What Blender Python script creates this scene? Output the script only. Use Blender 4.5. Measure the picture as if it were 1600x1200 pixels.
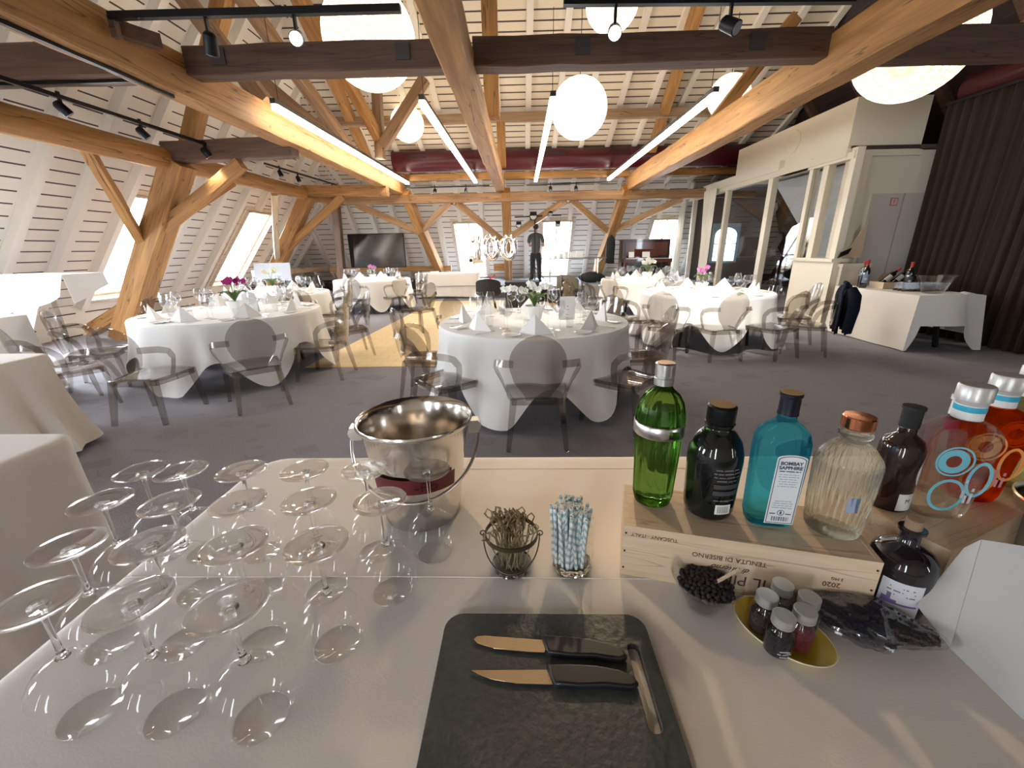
import bpy, bmesh, math, random
from math import sin, cos, pi, radians, atan2, sqrt
from mathutils import Vector, Matrix, Euler

SC = bpy.context.scene
for _o in list(bpy.data.objects):
    bpy.data.objects.remove(_o)
COL = SC.collection
RND = random.Random(7)

# ------------------------------------------------------------------ camera, world, exposure
def make_camera():
    pitch, roll, yaw = radians(18.3), 0.0165, -0.026
    fwd = Vector((sin(yaw)*cos(pitch), cos(yaw)*cos(pitch), -sin(pitch)))
    right = Vector((cos(yaw), -sin(yaw), 0)); up = right.cross(fwd)
    r = right*cos(roll) - up*sin(roll); u = right*sin(roll) + up*cos(roll)
    m = Matrix((r, u, -fwd)).transposed().to_4x4()
    m.translation = Vector((0, 0, 1.43))
    cd = bpy.data.cameras.new('camera'); cam = bpy.data.objects.new('camera', cd)
    COL.objects.link(cam); cam.matrix_world = m
    cd.sensor_width = 36; cd.lens = 36*640/1600; cd.clip_start = .02; cd.clip_end = 200
    SC.camera = cam
make_camera()
W = bpy.data.worlds.new('sky'); SC.world = W; W.use_nodes = True
W.node_tree.nodes['Background'].inputs[0].default_value = (.82, .91, 1, 1)
W.node_tree.nodes['Background'].inputs[1].default_value = 13.0
SC.view_settings.view_transform = 'Standard'; SC.view_settings.look = 'None'
SC.view_settings.exposure = 1.45; SC.view_settings.gamma = 1; SC.view_settings.use_curve_mapping = False
cy = SC.cycles
cy.use_denoising = True
cy.max_bounces = 12; cy.diffuse_bounces = 4; cy.glossy_bounces = 5; cy.transmission_bounces = 12
cy.transparent_max_bounces = 40; cy.caustics_reflective = False; cy.caustics_refractive = False
cy.sample_clamp_indirect = 6; cy.blur_glossy = .5
SPOTS = [  # position, target, watts, cone degrees, colour: the lit heads on the ceiling tracks
    ((2.2, 4.0, 3.05), (2.85, 6.5, .75), 260, 52), ((.8, 12.0, 2.9), (2.7, 9.3, .75), 200, 50),
    ((1.5, 12.0, 2.9), (2.6, 9.0, .75), 70, 50), ((-2.33, 12.0, 2.87), (-3.8, 10.5, .75), 180, 50),
    ((-4.8, 5.85, 2.85), (-3.6, 5.0, .75), 80, 55), ((-4.8, 6.95, 2.86), (-4.4, 7.3, .75), 120, 60),
    ((-4.8, 9.43, 2.9), (-4.3, 7.4, .75), 80, 50), ((-1.48, 12.0, 2.9), (-3.4, 10.3, .75), 70, 45),
    ((.76, 4.0, 3.02), (.15, 4.4, .75), 170, 44), ((-1.78, 4.0, 3.05), (0, 4.0, .75), 30, 55),
    ((-1.74, 3.85, 3.05), (-.2, 1.5, .75), 60, 30, (1, .72, .42)), ((.74, 3.85, 3.0), (.45, 1.42, .75), 55, 30, (1, .72, .42)),
]
PORTALS = []   # filled where the window openings are built

# ------------------------------------------------------------------ mesh helper
class MB:
    def __init__(s): s.v = []; s.f = []; s.m = []
    def add(s, vs, fs, mi=0):
        k = len(s.v); s.v += [Vector(p) for p in vs]
        for f in fs: s.f.append([i+k for i in f]); s.m.append(mi)
        return s
    def box(s, c, d, M=None, mi=0):
        x, y, z = d[0]/2, d[1]/2, d[2]/2
        p = [Vector((a*x, b*y, e*z)) for e in (-1, 1) for b in (-1, 1) for a in (-1, 1)]
        if M is not None: p = [M @ q for q in p]
        p = [q + Vector(c) for q in p]
        return s.add(p, [(0,2,3,1),(4,5,7,6),(0,1,5,4),(2,6,7,3),(0,4,6,2),(1,3,7,5)], mi)
    def bb(s, a, b, mi=0):
        return s.box([(a[i]+b[i])/2 for i in range(3)], [abs(b[i]-a[i]) for i in range(3)], None, mi)
    def bar(s, p0, p1, w, h=None, up=(0,0,1), mi=0, w1=None, h1=None):
        h = h or w; w1 = w1 or w; h1 = h1 or (h if w1 == w else w1)
        p0 = Vector(p0); p1 = Vector(p1); d = (p1-p0).normalized(); up = Vector(up)
        if abs(d.dot(up)) > .98: up = Vector((0,1,0))
        r = d.cross(up).normalized(); u = r.cross(d)
        vs = [p0+r*(a*w/2)+u*(b*h/2) for b in (-1,1) for a in (-1,1)] + [p1+r*(a*w1/2)+u*(b*h1/2) for b in (-1,1) for a in (-1,1)]
        return s.add(vs, [(0,1,3,2),(4,6,7,5),(0,4,5,1),(2,3,7,6),(0,2,6,4),(1,5,7,3)], mi)
    def tube(s, pts, r, n=8, closed=False, mi=0, caps=True):
        pts = [Vector(p) for p in pts]; N = len(pts)
        rr = r if hasattr(r, '__len__') else [r]*N
        vs = []; prev = None
        for i, p in enumerate(pts):
            a = pts[(i-1) % N] if (closed or i) else p; b = pts[(i+1) % N] if (closed or i < N-1) else p
            t = (b-a).normalized()
            if prev is None:
                q = Vector((0,0,1)) if abs(t.z) < .9 else Vector((1,0,0)); x = t.cross(q).normalized()
            else:
                x = (prev - t*prev.dot(t)).normalized()
            prev = x; y = t.cross(x)
            vs += [p + x*(rr[i]*cos(2*pi*k/n)) + y*(rr[i]*sin(2*pi*k/n)) for k in range(n)]
        fs = []
        for i in range(N if closed else N-1):
            j = (i+1) % N
            for k in range(n): fs.append((i*n+k, i*n+(k+1) % n, j*n+(k+1) % n, j*n+k))
        if not closed and caps: fs += [tuple(range(n))[::-1], tuple((N-1)*n+k for k in range(n))]
        return s.add(vs, fs, mi)
    def lathe(s, prof, c=(0,0,0), n=24, closed=False, mi=0, fn=None, sx=1, sy=1):
        vs = []; N = len(prof)
        for r, z in prof:
            for k in range(n):
                a = 2*pi*k/n; q = r*(fn(a, z) if fn else 1)
                vs.append((c[0]+q*cos(a)*sx, c[1]+q*sin(a)*sy, c[2]+z))
        fs = []
        for i in range(N if closed else N-1):
            j = (i+1) % N
            for k in range(n): fs.append((i*n+k, i*n+(k+1) % n, j*n+(k+1) % n, j*n+k))
        if not closed:
            if prof[0][0] > 1e-5: fs.append(tuple(range(n))[::-1])
            if prof[-1][0] > 1e-5: fs.append(tuple((N-1)*n+k for k in range(n)))
        return s.add(vs, fs, mi)
    def loft(s, secs, n=40, mi=0):  # secs: (z, hx, hy, exponent)
        vs = []
        for z, hx, hy, e in secs:
            for k in range(n):
                a = 2*pi*k/n; c_, s_ = cos(a), sin(a)
                vs.append((hx*math.copysign(abs(c_)**(2/e), c_), hy*math.copysign(abs(s_)**(2/e), s_), z))
        fs = [(i*n+k, i*n+(k+1) % n, (i+1)*n+(k+1) % n, (i+1)*n+k) for i in range(len(secs)-1) for k in range(n)]
        fs += [tuple(range(n))[::-1], tuple((len(secs)-1)*n+k for k in range(n))]
        return s.add(vs, fs, mi)
    def sph(s, c, r, n=12, m=8, mi=0):
        r = r if hasattr(r, '__len__') else (r, r, r)
        vs = [(c[0], c[1], c[2]-r[2])]
        for i in range(1, m):
            b = -pi/2 + pi*i/m
            for k in range(n): vs.append((c[0]+r[0]*cos(b)*cos(2*pi*k/n), c[1]+r[1]*cos(b)*sin(2*pi*k/n), c[2]+r[2]*sin(b)))
        vs.append((c[0], c[1], c[2]+r[2])); T = len(vs)-1
        fs = [(0, 1+(k+1) % n, 1+k) for k in range(n)]
        for i in range(m-2):
            for k in range(n): fs.append((1+i*n+k, 1+i*n+(k+1) % n, 1+(i+1)*n+(k+1) % n, 1+(i+1)*n+k))
        fs += [(T, 1+(m-2)*n+k, 1+(m-2)*n+(k+1) % n) for k in range(n)]
        return s.add(vs, fs, mi)
    def grid(s, fn, nu, nv, mi=0, wrap=False):
        vs = [fn(i/nu, j/nv) for j in range(nv+1) for i in range(nu+(0 if wrap else 1))]
        w = nu if wrap else nu+1
        fs = [(j*w+i, j*w+(i+1) % w, (j+1)*w+(i+1) % w, (j+1)*w+i) for j in range(nv) for i in range(nu)]
        return s.add(vs, fs, mi)
    def sheet(s, fn, nu, nv, t, mi=0):   # grid given thickness t along its normals
        P = [[Vector(fn(i/nu, j/nv)) for i in range(nu+1)] for j in range(nv+1)]
        w = nu+1; A = []; B = []
        for j in range(nv+1):
            for i in range(nu+1):
                du = P[j][min(i+1, nu)]-P[j][max(i-1, 0)]; dv = P[min(j+1, nv)][i]-P[max(j-1, 0)][i]
                nrm = du.cross(dv)
                nrm = nrm.normalized() if nrm.length > 1e-9 else Vector((0,0,1))
                A.append(P[j][i]+nrm*t/2); B.append(P[j][i]-nrm*t/2)
        K = len(A); fs = []
        for j in range(nv):
            for i in range(nu):
                a = j*w+i; fs += [(a, a+1, a+1+w, a+w), (K+a, K+a+w, K+a+1+w, K+a+1)]
        for i in range(nu): fs += [(i, K+i, K+i+1, i+1), (nv*w+i, nv*w+i+1, K+nv*w+i+1, K+nv*w+i)]
        for j in range(nv): fs += [(j*w, (j+1)*w, K+(j+1)*w, K+j*w), (j*w+nu, K+j*w+nu, K+(j+1)*w+nu, (j+1)*w+nu)]
        return s.add(A+B, fs, mi)
    def prism(s, poly, z0, z1, mi=0):
        n = len(poly)
        return s.add([(x, y, z0) for x, y in poly]+[(x, y, z1) for x, y in poly],
            [tuple(range(n))[::-1], tuple(range(n, 2*n))]+[(i, (i+1) % n, n+(i+1) % n, n+i) for i in range(n)], mi)
    def xf(s, M, start=0):
        for i in range(start, len(s.v)): s.v[i] = M @ s.v[i]
        return s
    def mesh(s, name, mats, smooth=True, angle=35, weld=False):
        me = bpy.data.meshes.new(name); me.from_pydata([tuple(v) for v in s.v], [], s.f)
        for m in (mats if isinstance(mats, (list, tuple)) else [mats]): me.materials.append(m)
        if max(s.m, default=0): me.polygons.foreach_set('material_index', s.m)
        bm = bmesh.new(); bm.from_mesh(me)
        if weld: bmesh.ops.remove_doubles(bm, verts=bm.verts, dist=1e-5)
        bmesh.ops.recalc_face_normals(bm, faces=bm.faces); bm.to_mesh(me); bm.free()
        me.update()
        if smooth:
            me.shade_smooth(); me.set_sharp_from_angle(angle=radians(angle))
        return me

def T(x=0, y=0, z=0): return Matrix.Translation((x, y, z))
def R(a, ax='Z'): return Matrix.Rotation(radians(a), 4, ax)

def props(o, label=None, cat=None, group=None, kind=None):
    if label: o['label'] = label
    if cat: o['category'] = cat
    if group: o['group'] = group
    if kind: o['kind'] = kind
    return o
def obj(name, mb, mat=None, parent=None, loc=(0,0,0), rz=0, M=None, **k):
    me = mb if isinstance(mb, bpy.types.Mesh) else mb.mesh(name, mat, **k)
    o = bpy.data.objects.new(name, me); COL.objects.link(o)
    if parent: o.parent = parent
    if M is not None: o.matrix_local = M
    else: o.location = loc; o.rotation_euler = (0, 0, radians(rz))
    return o
def thing(name, label, cat, loc=(0,0,0), rz=0, group=None, kind=None):
    o = bpy.data.objects.new(name, None); COL.objects.link(o); o.empty_display_size = .1
    o.location = loc; o.rotation_euler = (0, 0, radians(rz))
    return props(o, label, cat, group, kind)
def struct(name, mb, mat, parent=None, label=None, cat=None, **k):
    o = obj(name, mb, mat, parent, **k); o['kind'] = 'structure'
    return props(o, label, cat)
def dup(root, loc, rz=0, label=None, group=None, rot=None):
    r = root.copy(); COL.objects.link(r); r.location = loc
    r.rotation_euler = rot if rot else (0, 0, radians(rz))
    if label: r['label'] = label
    if group: r['group'] = group
    for ch in list(root.children):
        c = ch.copy(); COL.objects.link(c); c.parent = r
        for g in list(ch.children):
            d = g.copy(); COL.objects.link(d); d.parent = c
    return r
def curve_mesh(name, loops, depth=0.0, bevel=0.0, mat=None, bevel_res=2):
    cu = bpy.data.curves.new(name, 'CURVE'); cu.dimensions = '2D'; cu.fill_mode = 'BOTH'
    cu.extrude = depth/2; cu.bevel_depth = bevel; cu.bevel_resolution = bevel_res
    for lp in loops:
        sp = cu.splines.new('POLY'); sp.points.add(len(lp)-1); sp.use_cyclic_u = True
        for i, (x, y) in enumerate(lp): sp.points[i].co = (x, y, 0, 1)
    ob = bpy.data.objects.new(name, cu); me = bpy.data.meshes.new_from_object(ob)
    bpy.data.objects.remove(ob); bpy.data.curves.remove(cu)
    me.name = name; me.materials.clear()
    if mat: me.materials.append(mat)
    return me
def text_mesh(s, size, mat, depth=.0004, shear=0, align='CENTER', bold=0, space=1.0):
    if s[0] == '~':      # small print too fine to read in the photo: a row of word-long dashes
        n = int(s[1:]); W_ = n*size*.6; mb = MB(); x = -W_/2; r = random.Random(n*31+int(size*1e5))
        while x < W_/2:
            w = min(size*.6*r.choice((2, 3, 4, 6)), W_/2-x); mb.bb((x, -size*.22, -depth/2), (x+w, size*.22, depth/2)); x += w+size*.45
        return mb.mesh('lettering', mat, smooth=False)
    cu = bpy.data.curves.new('lettering', 'FONT'); cu.body = s; cu.size = size; cu.extrude = depth/2
    cu.align_x = align; cu.align_y = 'CENTER'; cu.shear = shear; cu.offset = bold; cu.space_character = space
    ob = bpy.data.objects.new('lettering', cu); me = bpy.data.meshes.new_from_object(ob)
    bpy.data.objects.remove(ob); bpy.data.curves.remove(cu)
    me.materials.clear(); me.materials.append(mat)
    return me
def rrect(x0, y0, x1, y1, r, n=6):
    p = []
    for cx, cy_, a0 in ((x1-r, y0+r, -90), (x1-r, y1-r, 0), (x0+r, y1-r, 90), (x0+r, y0+r, 180)):
        for i in range(n+1):
            a = radians(a0+90*i/n); p.append((cx+r*cos(a), cy_+r*sin(a)))
    return p

# ------------------------------------------------------------------ materials
def NT(name):
    m = bpy.data.materials.new(name); m.use_nodes = True; nt = m.node_tree
    return m, nt, nt.nodes['Principled BSDF'], nt.nodes['Material Output']
def C4(c): return (c[0], c[1], c[2], 1)
def pbr(name, col, rough=.5, metal=0, spec=.5, bump=0, bscale=60, coat=0, sheen=0, noise=0):
    m, nt, b, o = NT(name)
    b.inputs['Base Color'].default_value = C4(col); b.inputs['Roughness'].default_value = rough
    b.inputs['Metallic'].default_value = metal; b.inputs['Specular IOR Level'].default_value = spec
    b.inputs['Coat Weight'].default_value = coat; b.inputs['Sheen Weight'].default_value = sheen
    if bump or noise:
        tc = nt.nodes.new('ShaderNodeTexCoord'); nz = nt.nodes.new('ShaderNodeTexNoise')
        nz.inputs['Scale'].default_value = bscale; nz.inputs['Detail'].default_value = 4
        nt.links.new(tc.outputs['Object'], nz.inputs['Vector'])
        if bump:
            bp = nt.nodes.new('ShaderNodeBump'); bp.inputs['Strength'].default_value = bump; bp.inputs['Distance'].default_value = .02
            nt.links.new(nz.outputs[0], bp.inputs['Height']); nt.links.new(bp.outputs[0], b.inputs['Normal'])
        if noise:
            mx = nt.nodes.new('ShaderNodeMix'); mx.data_type = 'RGBA'
            mx.inputs[6].default_value = C4([c*(1-noise) for c in col]); mx.inputs[7].default_value = C4([min(1, c*(1+noise)) for c in col])
            nt.links.new(nz.outputs[0], mx.inputs[0]); nt.links.new(mx.outputs[2], b.inputs['Base Color'])
    return m
def wood(name, a, b_, k=(.028, .014, .006), rough=.65, sx=.7, sy=9, bump=.35, knots=.5):
    m, nt, b, o = NT(name); N = nt.nodes.new; L = nt.links.new
    tc = N('ShaderNodeTexCoord'); oi = N('ShaderNodeObjectInfo'); ad = N('ShaderNodeVectorMath'); ad.operation = 'MULTIPLY_ADD'
    cmb = N('ShaderNodeCombineXYZ'); L(oi.outputs['Random'], cmb.inputs[0]); L(oi.outputs['Random'], cmb.inputs[1])
    ad.inputs[1].default_value = (37, 19, 0); L(cmb.outputs[0], ad.inputs[0]); L(tc.outputs['Object'], ad.inputs[2])
    mp = N('ShaderNodeMapping'); mp.inputs['Scale'].default_value = (sx, sy, sy); L(ad.outputs[0], mp.inputs[0])
    n1 = N('ShaderNodeTexNoise'); n1.inputs['Scale'].default_value = 1.6; n1.inputs['Detail'].default_value = 7; n1.inputs['Distortion'].default_value = .7
    L(mp.outputs[0], n1.inputs['Vector'])
    r1 = N('ShaderNodeValToRGB'); r1.color_ramp.elements[0].position = .3; r1.color_ramp.elements[0].color = C4(a)
    r1.color_ramp.elements[1].position = .72; r1.color_ramp.elements[1].color = C4(b_); L(n1.outputs[0], r1.inputs[0])
    mp2 = N('ShaderNodeMapping'); mp2.inputs['Scale'].default_value = (1.2, 4.5, 4.5); L(ad.outputs[0], mp2.inputs[0])
    vo = N('ShaderNodeTexVoronoi'); vo.inputs['Scale'].default_value = 1.3; L(mp2.outputs[0], vo.inputs['Vector'])
    r2 = N('ShaderNodeValToRGB'); r2.color_ramp.elements[0].position = .035; r2.color_ramp.elements[0].color = (knots,)*3+(1,)
    r2.color_ramp.elements[1].position = .12; r2.color_ramp.elements[1].color = (0, 0, 0, 1); L(vo.outputs['Distance'], r2.inputs[0])
    mx = N('ShaderNodeMix'); mx.data_type = 'RGBA'; L(r2.outputs[0], mx.inputs[0]); L(r1.outputs[0], mx.inputs[6]); mx.inputs[7].default_value = C4(k)
    # fine cracks along the grain
    mp3 = N('ShaderNodeMapping'); mp3.inputs['Scale'].default_value = (sx*.5, sy*.7, sy*.7); L(ad.outputs[0], mp3.inputs[0])
    n3 = N('ShaderNodeTexNoise'); n3.inputs['Scale'].default_value = 1.1; n3.inputs['Detail'].default_value = 2; L(mp3.outputs[0], n3.inputs['Vector'])
    r3 = N('ShaderNodeValToRGB'); e = r3.color_ramp.elements; e[0].position = .492; e[0].color = (0,0,0,1); e[1].position = .5; e[1].color = (.75,.75,.75,1)
    q = e.new(.508); q.color = (0,0,0,1); L(n3.outputs[0], r3.inputs[0])
    mx2 = N('ShaderNodeMix'); mx2.data_type = 'RGBA'; L(r3.outputs[0], mx2.inputs[0]); L(mx.outputs[2], mx2.inputs[6]); mx2.inputs[7].default_value = C4(k)
    L(mx2.outputs[2], b.inputs['Base Color']); b.inputs['Roughness'].default_value = rough
    bp = N('ShaderNodeBump'); bp.inputs['Strength'].default_value = bump; bp.inputs['Distance'].default_value = .02
    L(n1.outputs[0], bp.inputs['Height']); L(bp.outputs[0], b.inputs['Normal'])
    return m
def emit(name, col, s):
    m, nt, b, o = NT(name); b.inputs['Base Color'].default_value = C4(col)
    b.inputs['Emission Color'].default_value = C4(col); b.inputs['Emission Strength'].default_value = s
    return m
def thin(name, tint, rough=.02, ior=1.5, gloss=(1,1,1)):     # thin clear or tinted sheet: passes light straight on and mirrors at its skin
    m, nt, b, o = NT(name); nt.nodes.remove(b); N = nt.nodes.new; L = nt.links.new
    t = N('ShaderNodeBsdfTransparent'); t.inputs[0].default_value = C4(tint)
    g = N('ShaderNodeBsdfGlossy'); g.inputs[0].default_value = C4(gloss); g.inputs['Roughness'].default_value = rough
    f = N('ShaderNodeFresnel'); x = N('ShaderNodeMixShader')
    ge = N('ShaderNodeNewGeometry'); mr = N('ShaderNodeMapRange'); L(ge.outputs['Backfacing'], mr.inputs[0])
    mr.inputs['To Min'].default_value = ior; mr.inputs['To Max'].default_value = 1/ior; L(mr.outputs[0], f.inputs[0])   # same reflectance on both faces of the sheet
    L(f.outputs[0], x.inputs[0]); L(t.outputs[0], x.inputs[1]); L(g.outputs[0], x.inputs[2]); L(x.outputs[0], o.inputs[0])
    return m
def glass(name, col, ior=1.45, rough=0):
    m, nt, b, o = NT(name); nt.nodes.remove(b); g = nt.nodes.new('ShaderNodeBsdfGlass')
    g.inputs[0].default_value = C4(col); g.inputs['IOR'].default_value = ior; g.inputs['Roughness'].default_value = rough
    nt.links.new(g.outputs[0], o.inputs[0]); return m
def liquid(name, tint, col, ior=1.4, mixf=.6):   # coloured bottle glass: partly refracting, partly letting light straight through
    m, nt, b, o = NT(name); nt.nodes.remove(b); N = nt.nodes.new; L = nt.links.new
    g = N('ShaderNodeBsdfGlass'); g.inputs[0].default_value = C4(col); g.inputs['IOR'].default_value = ior
    t = N('ShaderNodeBsdfTransparent'); t.inputs[0].default_value = C4(tint)
    x = N('ShaderNodeMixShader'); x.inputs[0].default_value = mixf
    L(t.outputs[0], x.inputs[1]); L(g.outputs[0], x.inputs[2]); L(x.outputs[0], o.inputs[0]); return m
def slatted(name, base, pitch=.2, slit=.022, rp=.72, margin=.13, dark=(.05,.03,.03), full=False, axis='Y'):
    """painted boards with dark slots between them, the slots broken where a rafter crosses"""
    m, nt, b, o = NT(name); N = nt.nodes.new; L = nt.links.new
    tc = N('ShaderNodeTexCoord'); sp = N('ShaderNodeSeparateXYZ'); L(tc.outputs['Object'], sp.inputs[0])
    def math_(op, a, v=None, v2=None):
        n = N('ShaderNodeMath'); n.operation = op; L(a, n.inputs[0])
        if v is not None:
            if hasattr(v, 'is_output'): L(v, n.inputs[1])
            else: n.inputs[1].default_value = v
        return n.outputs[0]
    def pm(a, p):   # positive modulo
        return math_('SUBTRACT', a, math_('MULTIPLY', math_('FLOOR', math_('DIVIDE', a, p)), p))
    v = pm(sp.outputs['Y' if axis == 'Y' else 'Z'], pitch); inslit = math_('LESS_THAN', v, slit)
    u = pm(sp.outputs['X'], rp); a1 = math_('GREATER_THAN', u, margin); a2 = math_('LESS_THAN', u, rp-margin*.35)
    msk = math_('MULTIPLY', inslit, a1) if not full else inslit
    if not full: msk = math_('MULTIPLY', msk, a2)
    nz = N('ShaderNodeTexNoise'); nz.inputs['Scale'].default_value = 3; L(tc.outputs['Object'], nz.inputs['Vector'])
    c0 = N('ShaderNodeMix'); c0.data_type = 'RGBA'; L(nz.outputs[0], c0.inputs[0]); c0.inputs[6].default_value = C4([c*.93 for c in base]); c0.inputs[7].default_value = C4(base)
    mx = N('ShaderNodeMix'); mx.data_type = 'RGBA'; L(msk, mx.inputs[0]); L(c0.outputs[2], mx.inputs[6]); mx.inputs[7].default_value = C4(dark)
    L(mx.outputs[2], b.inputs['Base Color']); b.inputs['Roughness'].default_value = .55
    bp = N('ShaderNodeBump'); bp.inputs['Strength'].default_value = .6; bp.inputs['Distance'].default_value = .01; bp.invert = True
    L(inslit, bp.inputs['Height']); L(bp.outputs[0], b.inputs['Normal'])
    return m

OAK = wood('golden_timber', (.29,.128,.036), (.48,.245,.075))
OAKD = wood('dark_timber', (.085,.042,.025), (.16,.085,.05))
OAKP = wood('pale_painted_timber', (.50,.35,.21), (.66,.50,.33), knots=.35)
CREAM = (.80,.735,.64)
PLANK = slatted('white_slotted_boards', CREAM)
PLANKC = slatted('white_slotted_ceiling_boards', (.76,.66,.52), pitch=.2, slit=.032, margin=.03)
WHITEW = pbr('white_painted_rafter', (.78,.72,.63), .55, bump=.1, bscale=20)
DARKROOF = slatted('dark_roof_boards', (.03,.015,.013), pitch=.2)
WALLW = pbr('cream_paint', (.82,.74,.60), .6)
GREYP = pbr('pale_grey_panel', (.62,.58,.52), .45)
CLOTH = pbr('white_linen', (.86,.84,.82), .85, bump=.05, bscale=220, sheen=.2)
CLOTHW = pbr('warm_white_linen', (.84,.78,.72), .85, bump=.04, bscale=240, sheen=.2)
NAP = pbr('napkin_linen', (.88,.86,.84), .85)
PORC = pbr('white_porcelain', (.88,.87,.85), .15, coat=.3)
STEEL = pbr('polished_steel', (.75,.72,.68), .16, metal=1)
STEELB = pbr('brushed_steel', (.70,.66,.60), .3, metal=1)
BLACK = pbr('black_plastic', (.005,.005,.006), .4, spec=.3)
BLACKM = pbr('matt_black', (.010,.009,.010), .7)
SMOKE = thin('smoke_grey_polycarbonate', (.74,.72,.70), .03, 1.5)
CLEAR = thin('clear_glass_sheet', (.985,.985,.985), .0, 1.5)
CLEARF = thin('clear_tableware_glass', (.95,.955,.96), .02, 1.5)
CLEARB = thin('fine_drinking_glass', (.996,.996,.996), .0, 1.36)
SOLID = glass('solid_clear_glass', (1,1,1), 1.45)
GLOBE_S, LED_S = .9, 9
TUBE = emit('glowing_diffuser', (1, .93, .80), LED_S)
PAPER = pbr('white_paper', (.86,.85,.83), .8)
RED = pbr('dark_red_paint', (.075,.006,.012), .33, spec=.5)
SILVER = pbr('silver_foil', (.9,.9,.92), .07, metal=1)
def globe_mat():
    m, nt, b, o = NT('woven_paper_shade'); N = nt.nodes.new; L = nt.links.new
    tc = N('ShaderNodeTexCoord'); w1 = N('ShaderNodeTexWave'); w1.inputs['Scale'].default_value = 7; w1.bands_direction = 'DIAGONAL'
    w2 = N('ShaderNodeTexWave'); w2.inputs['Scale'].default_value = 7; w2.bands_direction = 'Z'
    L(tc.outputs['Object'], w1.inputs[0]); L(tc.outputs['Object'], w2.inputs[0])
    mx = N('ShaderNodeMix'); mx.data_type = 'RGBA'; mx.blend_type = 'MULTIPLY'; mx.inputs[0].default_value = 1
    L(w1.outputs[0], mx.inputs[6]); L(w2.outputs[0], mx.inputs[7])
    r = N('ShaderNodeValToRGB'); r.color_ramp.elements[0].color = (.42,.33,.22,1); r.color_ramp.elements[1].color = (1,.90,.70,1); r.color_ramp.elements[1].position = .3
    L(mx.outputs[2], r.inputs[0]); L(r.outputs[0], b.inputs['Emission Color']); b.inputs['Emission Strength'].default_value = GLOBE_S
    b.inputs['Base Color'].default_value = (.9,.85,.75,1); return m
SHADE = globe_mat()
def carpet_mat():
    m, nt, b, o = NT('grey_patterned_carpet'); N = nt.nodes.new; L = nt.links.new
    tc = N('ShaderNodeTexCoord'); nz = N('ShaderNodeTexNoise'); nz.inputs['Scale'].default_value = 1.3; nz.inputs['Detail'].default_value = 3; L(tc.outputs['Object'], nz.inputs[0])
    acc = None
    for k, (rot, sc) in enumerate(((12, 2.0), (57, 2.6))):     # faint overlapping rectangles drawn in fine lines
        mp = N('ShaderNodeMapping'); mp.inputs['Rotation'].default_value = (0, 0, radians(rot)); mp.inputs['Scale'].default_value = (sc, sc*1.3, sc); L(tc.outputs['Object'], mp.inputs[0])
        vo = N('ShaderNodeTexVoronoi'); vo.distance = 'CHEBYCHEV'; vo.inputs['Scale'].default_value = 1.7; vo.inputs['Randomness'].default_value = .8; L(mp.outputs[0], vo.inputs['Vector'])
        w = N('ShaderNodeMath'); w.operation = 'MULTIPLY'; L(vo.outputs['Distance'], w.inputs[0]); w.inputs[1].default_value = 16
        f = N('ShaderNodeMath'); f.operation = 'FRACT'; L(w.outputs[0], f.inputs[0]); l = N('ShaderNodeMath'); l.operation = 'LESS_THAN'; L(f.outputs[0], l.inputs[0]); l.inputs[1].default_value = .10
        if acc:
            a = N('ShaderNodeMath'); a.operation = 'MAXIMUM'; L(acc, a.inputs[0]); L(l.outputs[0], a.inputs[1]); acc = a.outputs[0]
        else: acc = l.outputs[0]
    fa = N('ShaderNodeMath'); fa.operation = 'MULTIPLY'; L(acc, fa.inputs[0]); L(nz.outputs[0], fa.inputs[1])
    c = N('ShaderNodeMix'); c.data_type = 'RGBA'; L(fa.outputs[0], c.inputs[0]); c.inputs[6].default_value = (.325,.31,.34,1); c.inputs[7].default_value = (.25,.235,.26,1)
    n2 = N('ShaderNodeTexNoise'); n2.inputs['Scale'].default_value = 90; n2.inputs['Detail'].default_value = 3; L(tc.outputs['Object'], n2.inputs[0])
    mx = N('ShaderNodeMix'); mx.data_type = 'RGBA'; mx.blend_type = 'OVERLAY'; mx.inputs[0].default_value = .35; L(c.outputs[2], mx.inputs[6]); L(n2.outputs[0], mx.inputs[7])
    L(mx.outputs[2], b.inputs['Base Color']); b.inputs['Roughness'].default_value = .95; b.inputs['Specular IOR Level'].default_value = .15
    bp = N('ShaderNodeBump'); bp.inputs['Strength'].default_value = .5; bp.inputs['Distance'].default_value = .01; L(n2.outputs[0], bp.inputs['Height']); L(bp.outputs[0], b.inputs['Normal'])
    return m
CARPET = carpet_mat()
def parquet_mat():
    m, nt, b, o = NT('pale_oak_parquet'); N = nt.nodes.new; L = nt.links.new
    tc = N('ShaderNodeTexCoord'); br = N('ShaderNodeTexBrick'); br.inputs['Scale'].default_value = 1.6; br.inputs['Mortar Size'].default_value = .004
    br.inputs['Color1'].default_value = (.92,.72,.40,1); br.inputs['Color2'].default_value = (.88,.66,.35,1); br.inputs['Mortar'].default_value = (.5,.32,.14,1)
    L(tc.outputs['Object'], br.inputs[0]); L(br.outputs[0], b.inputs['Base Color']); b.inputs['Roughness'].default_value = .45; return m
PARQ = parquet_mat()
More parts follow.
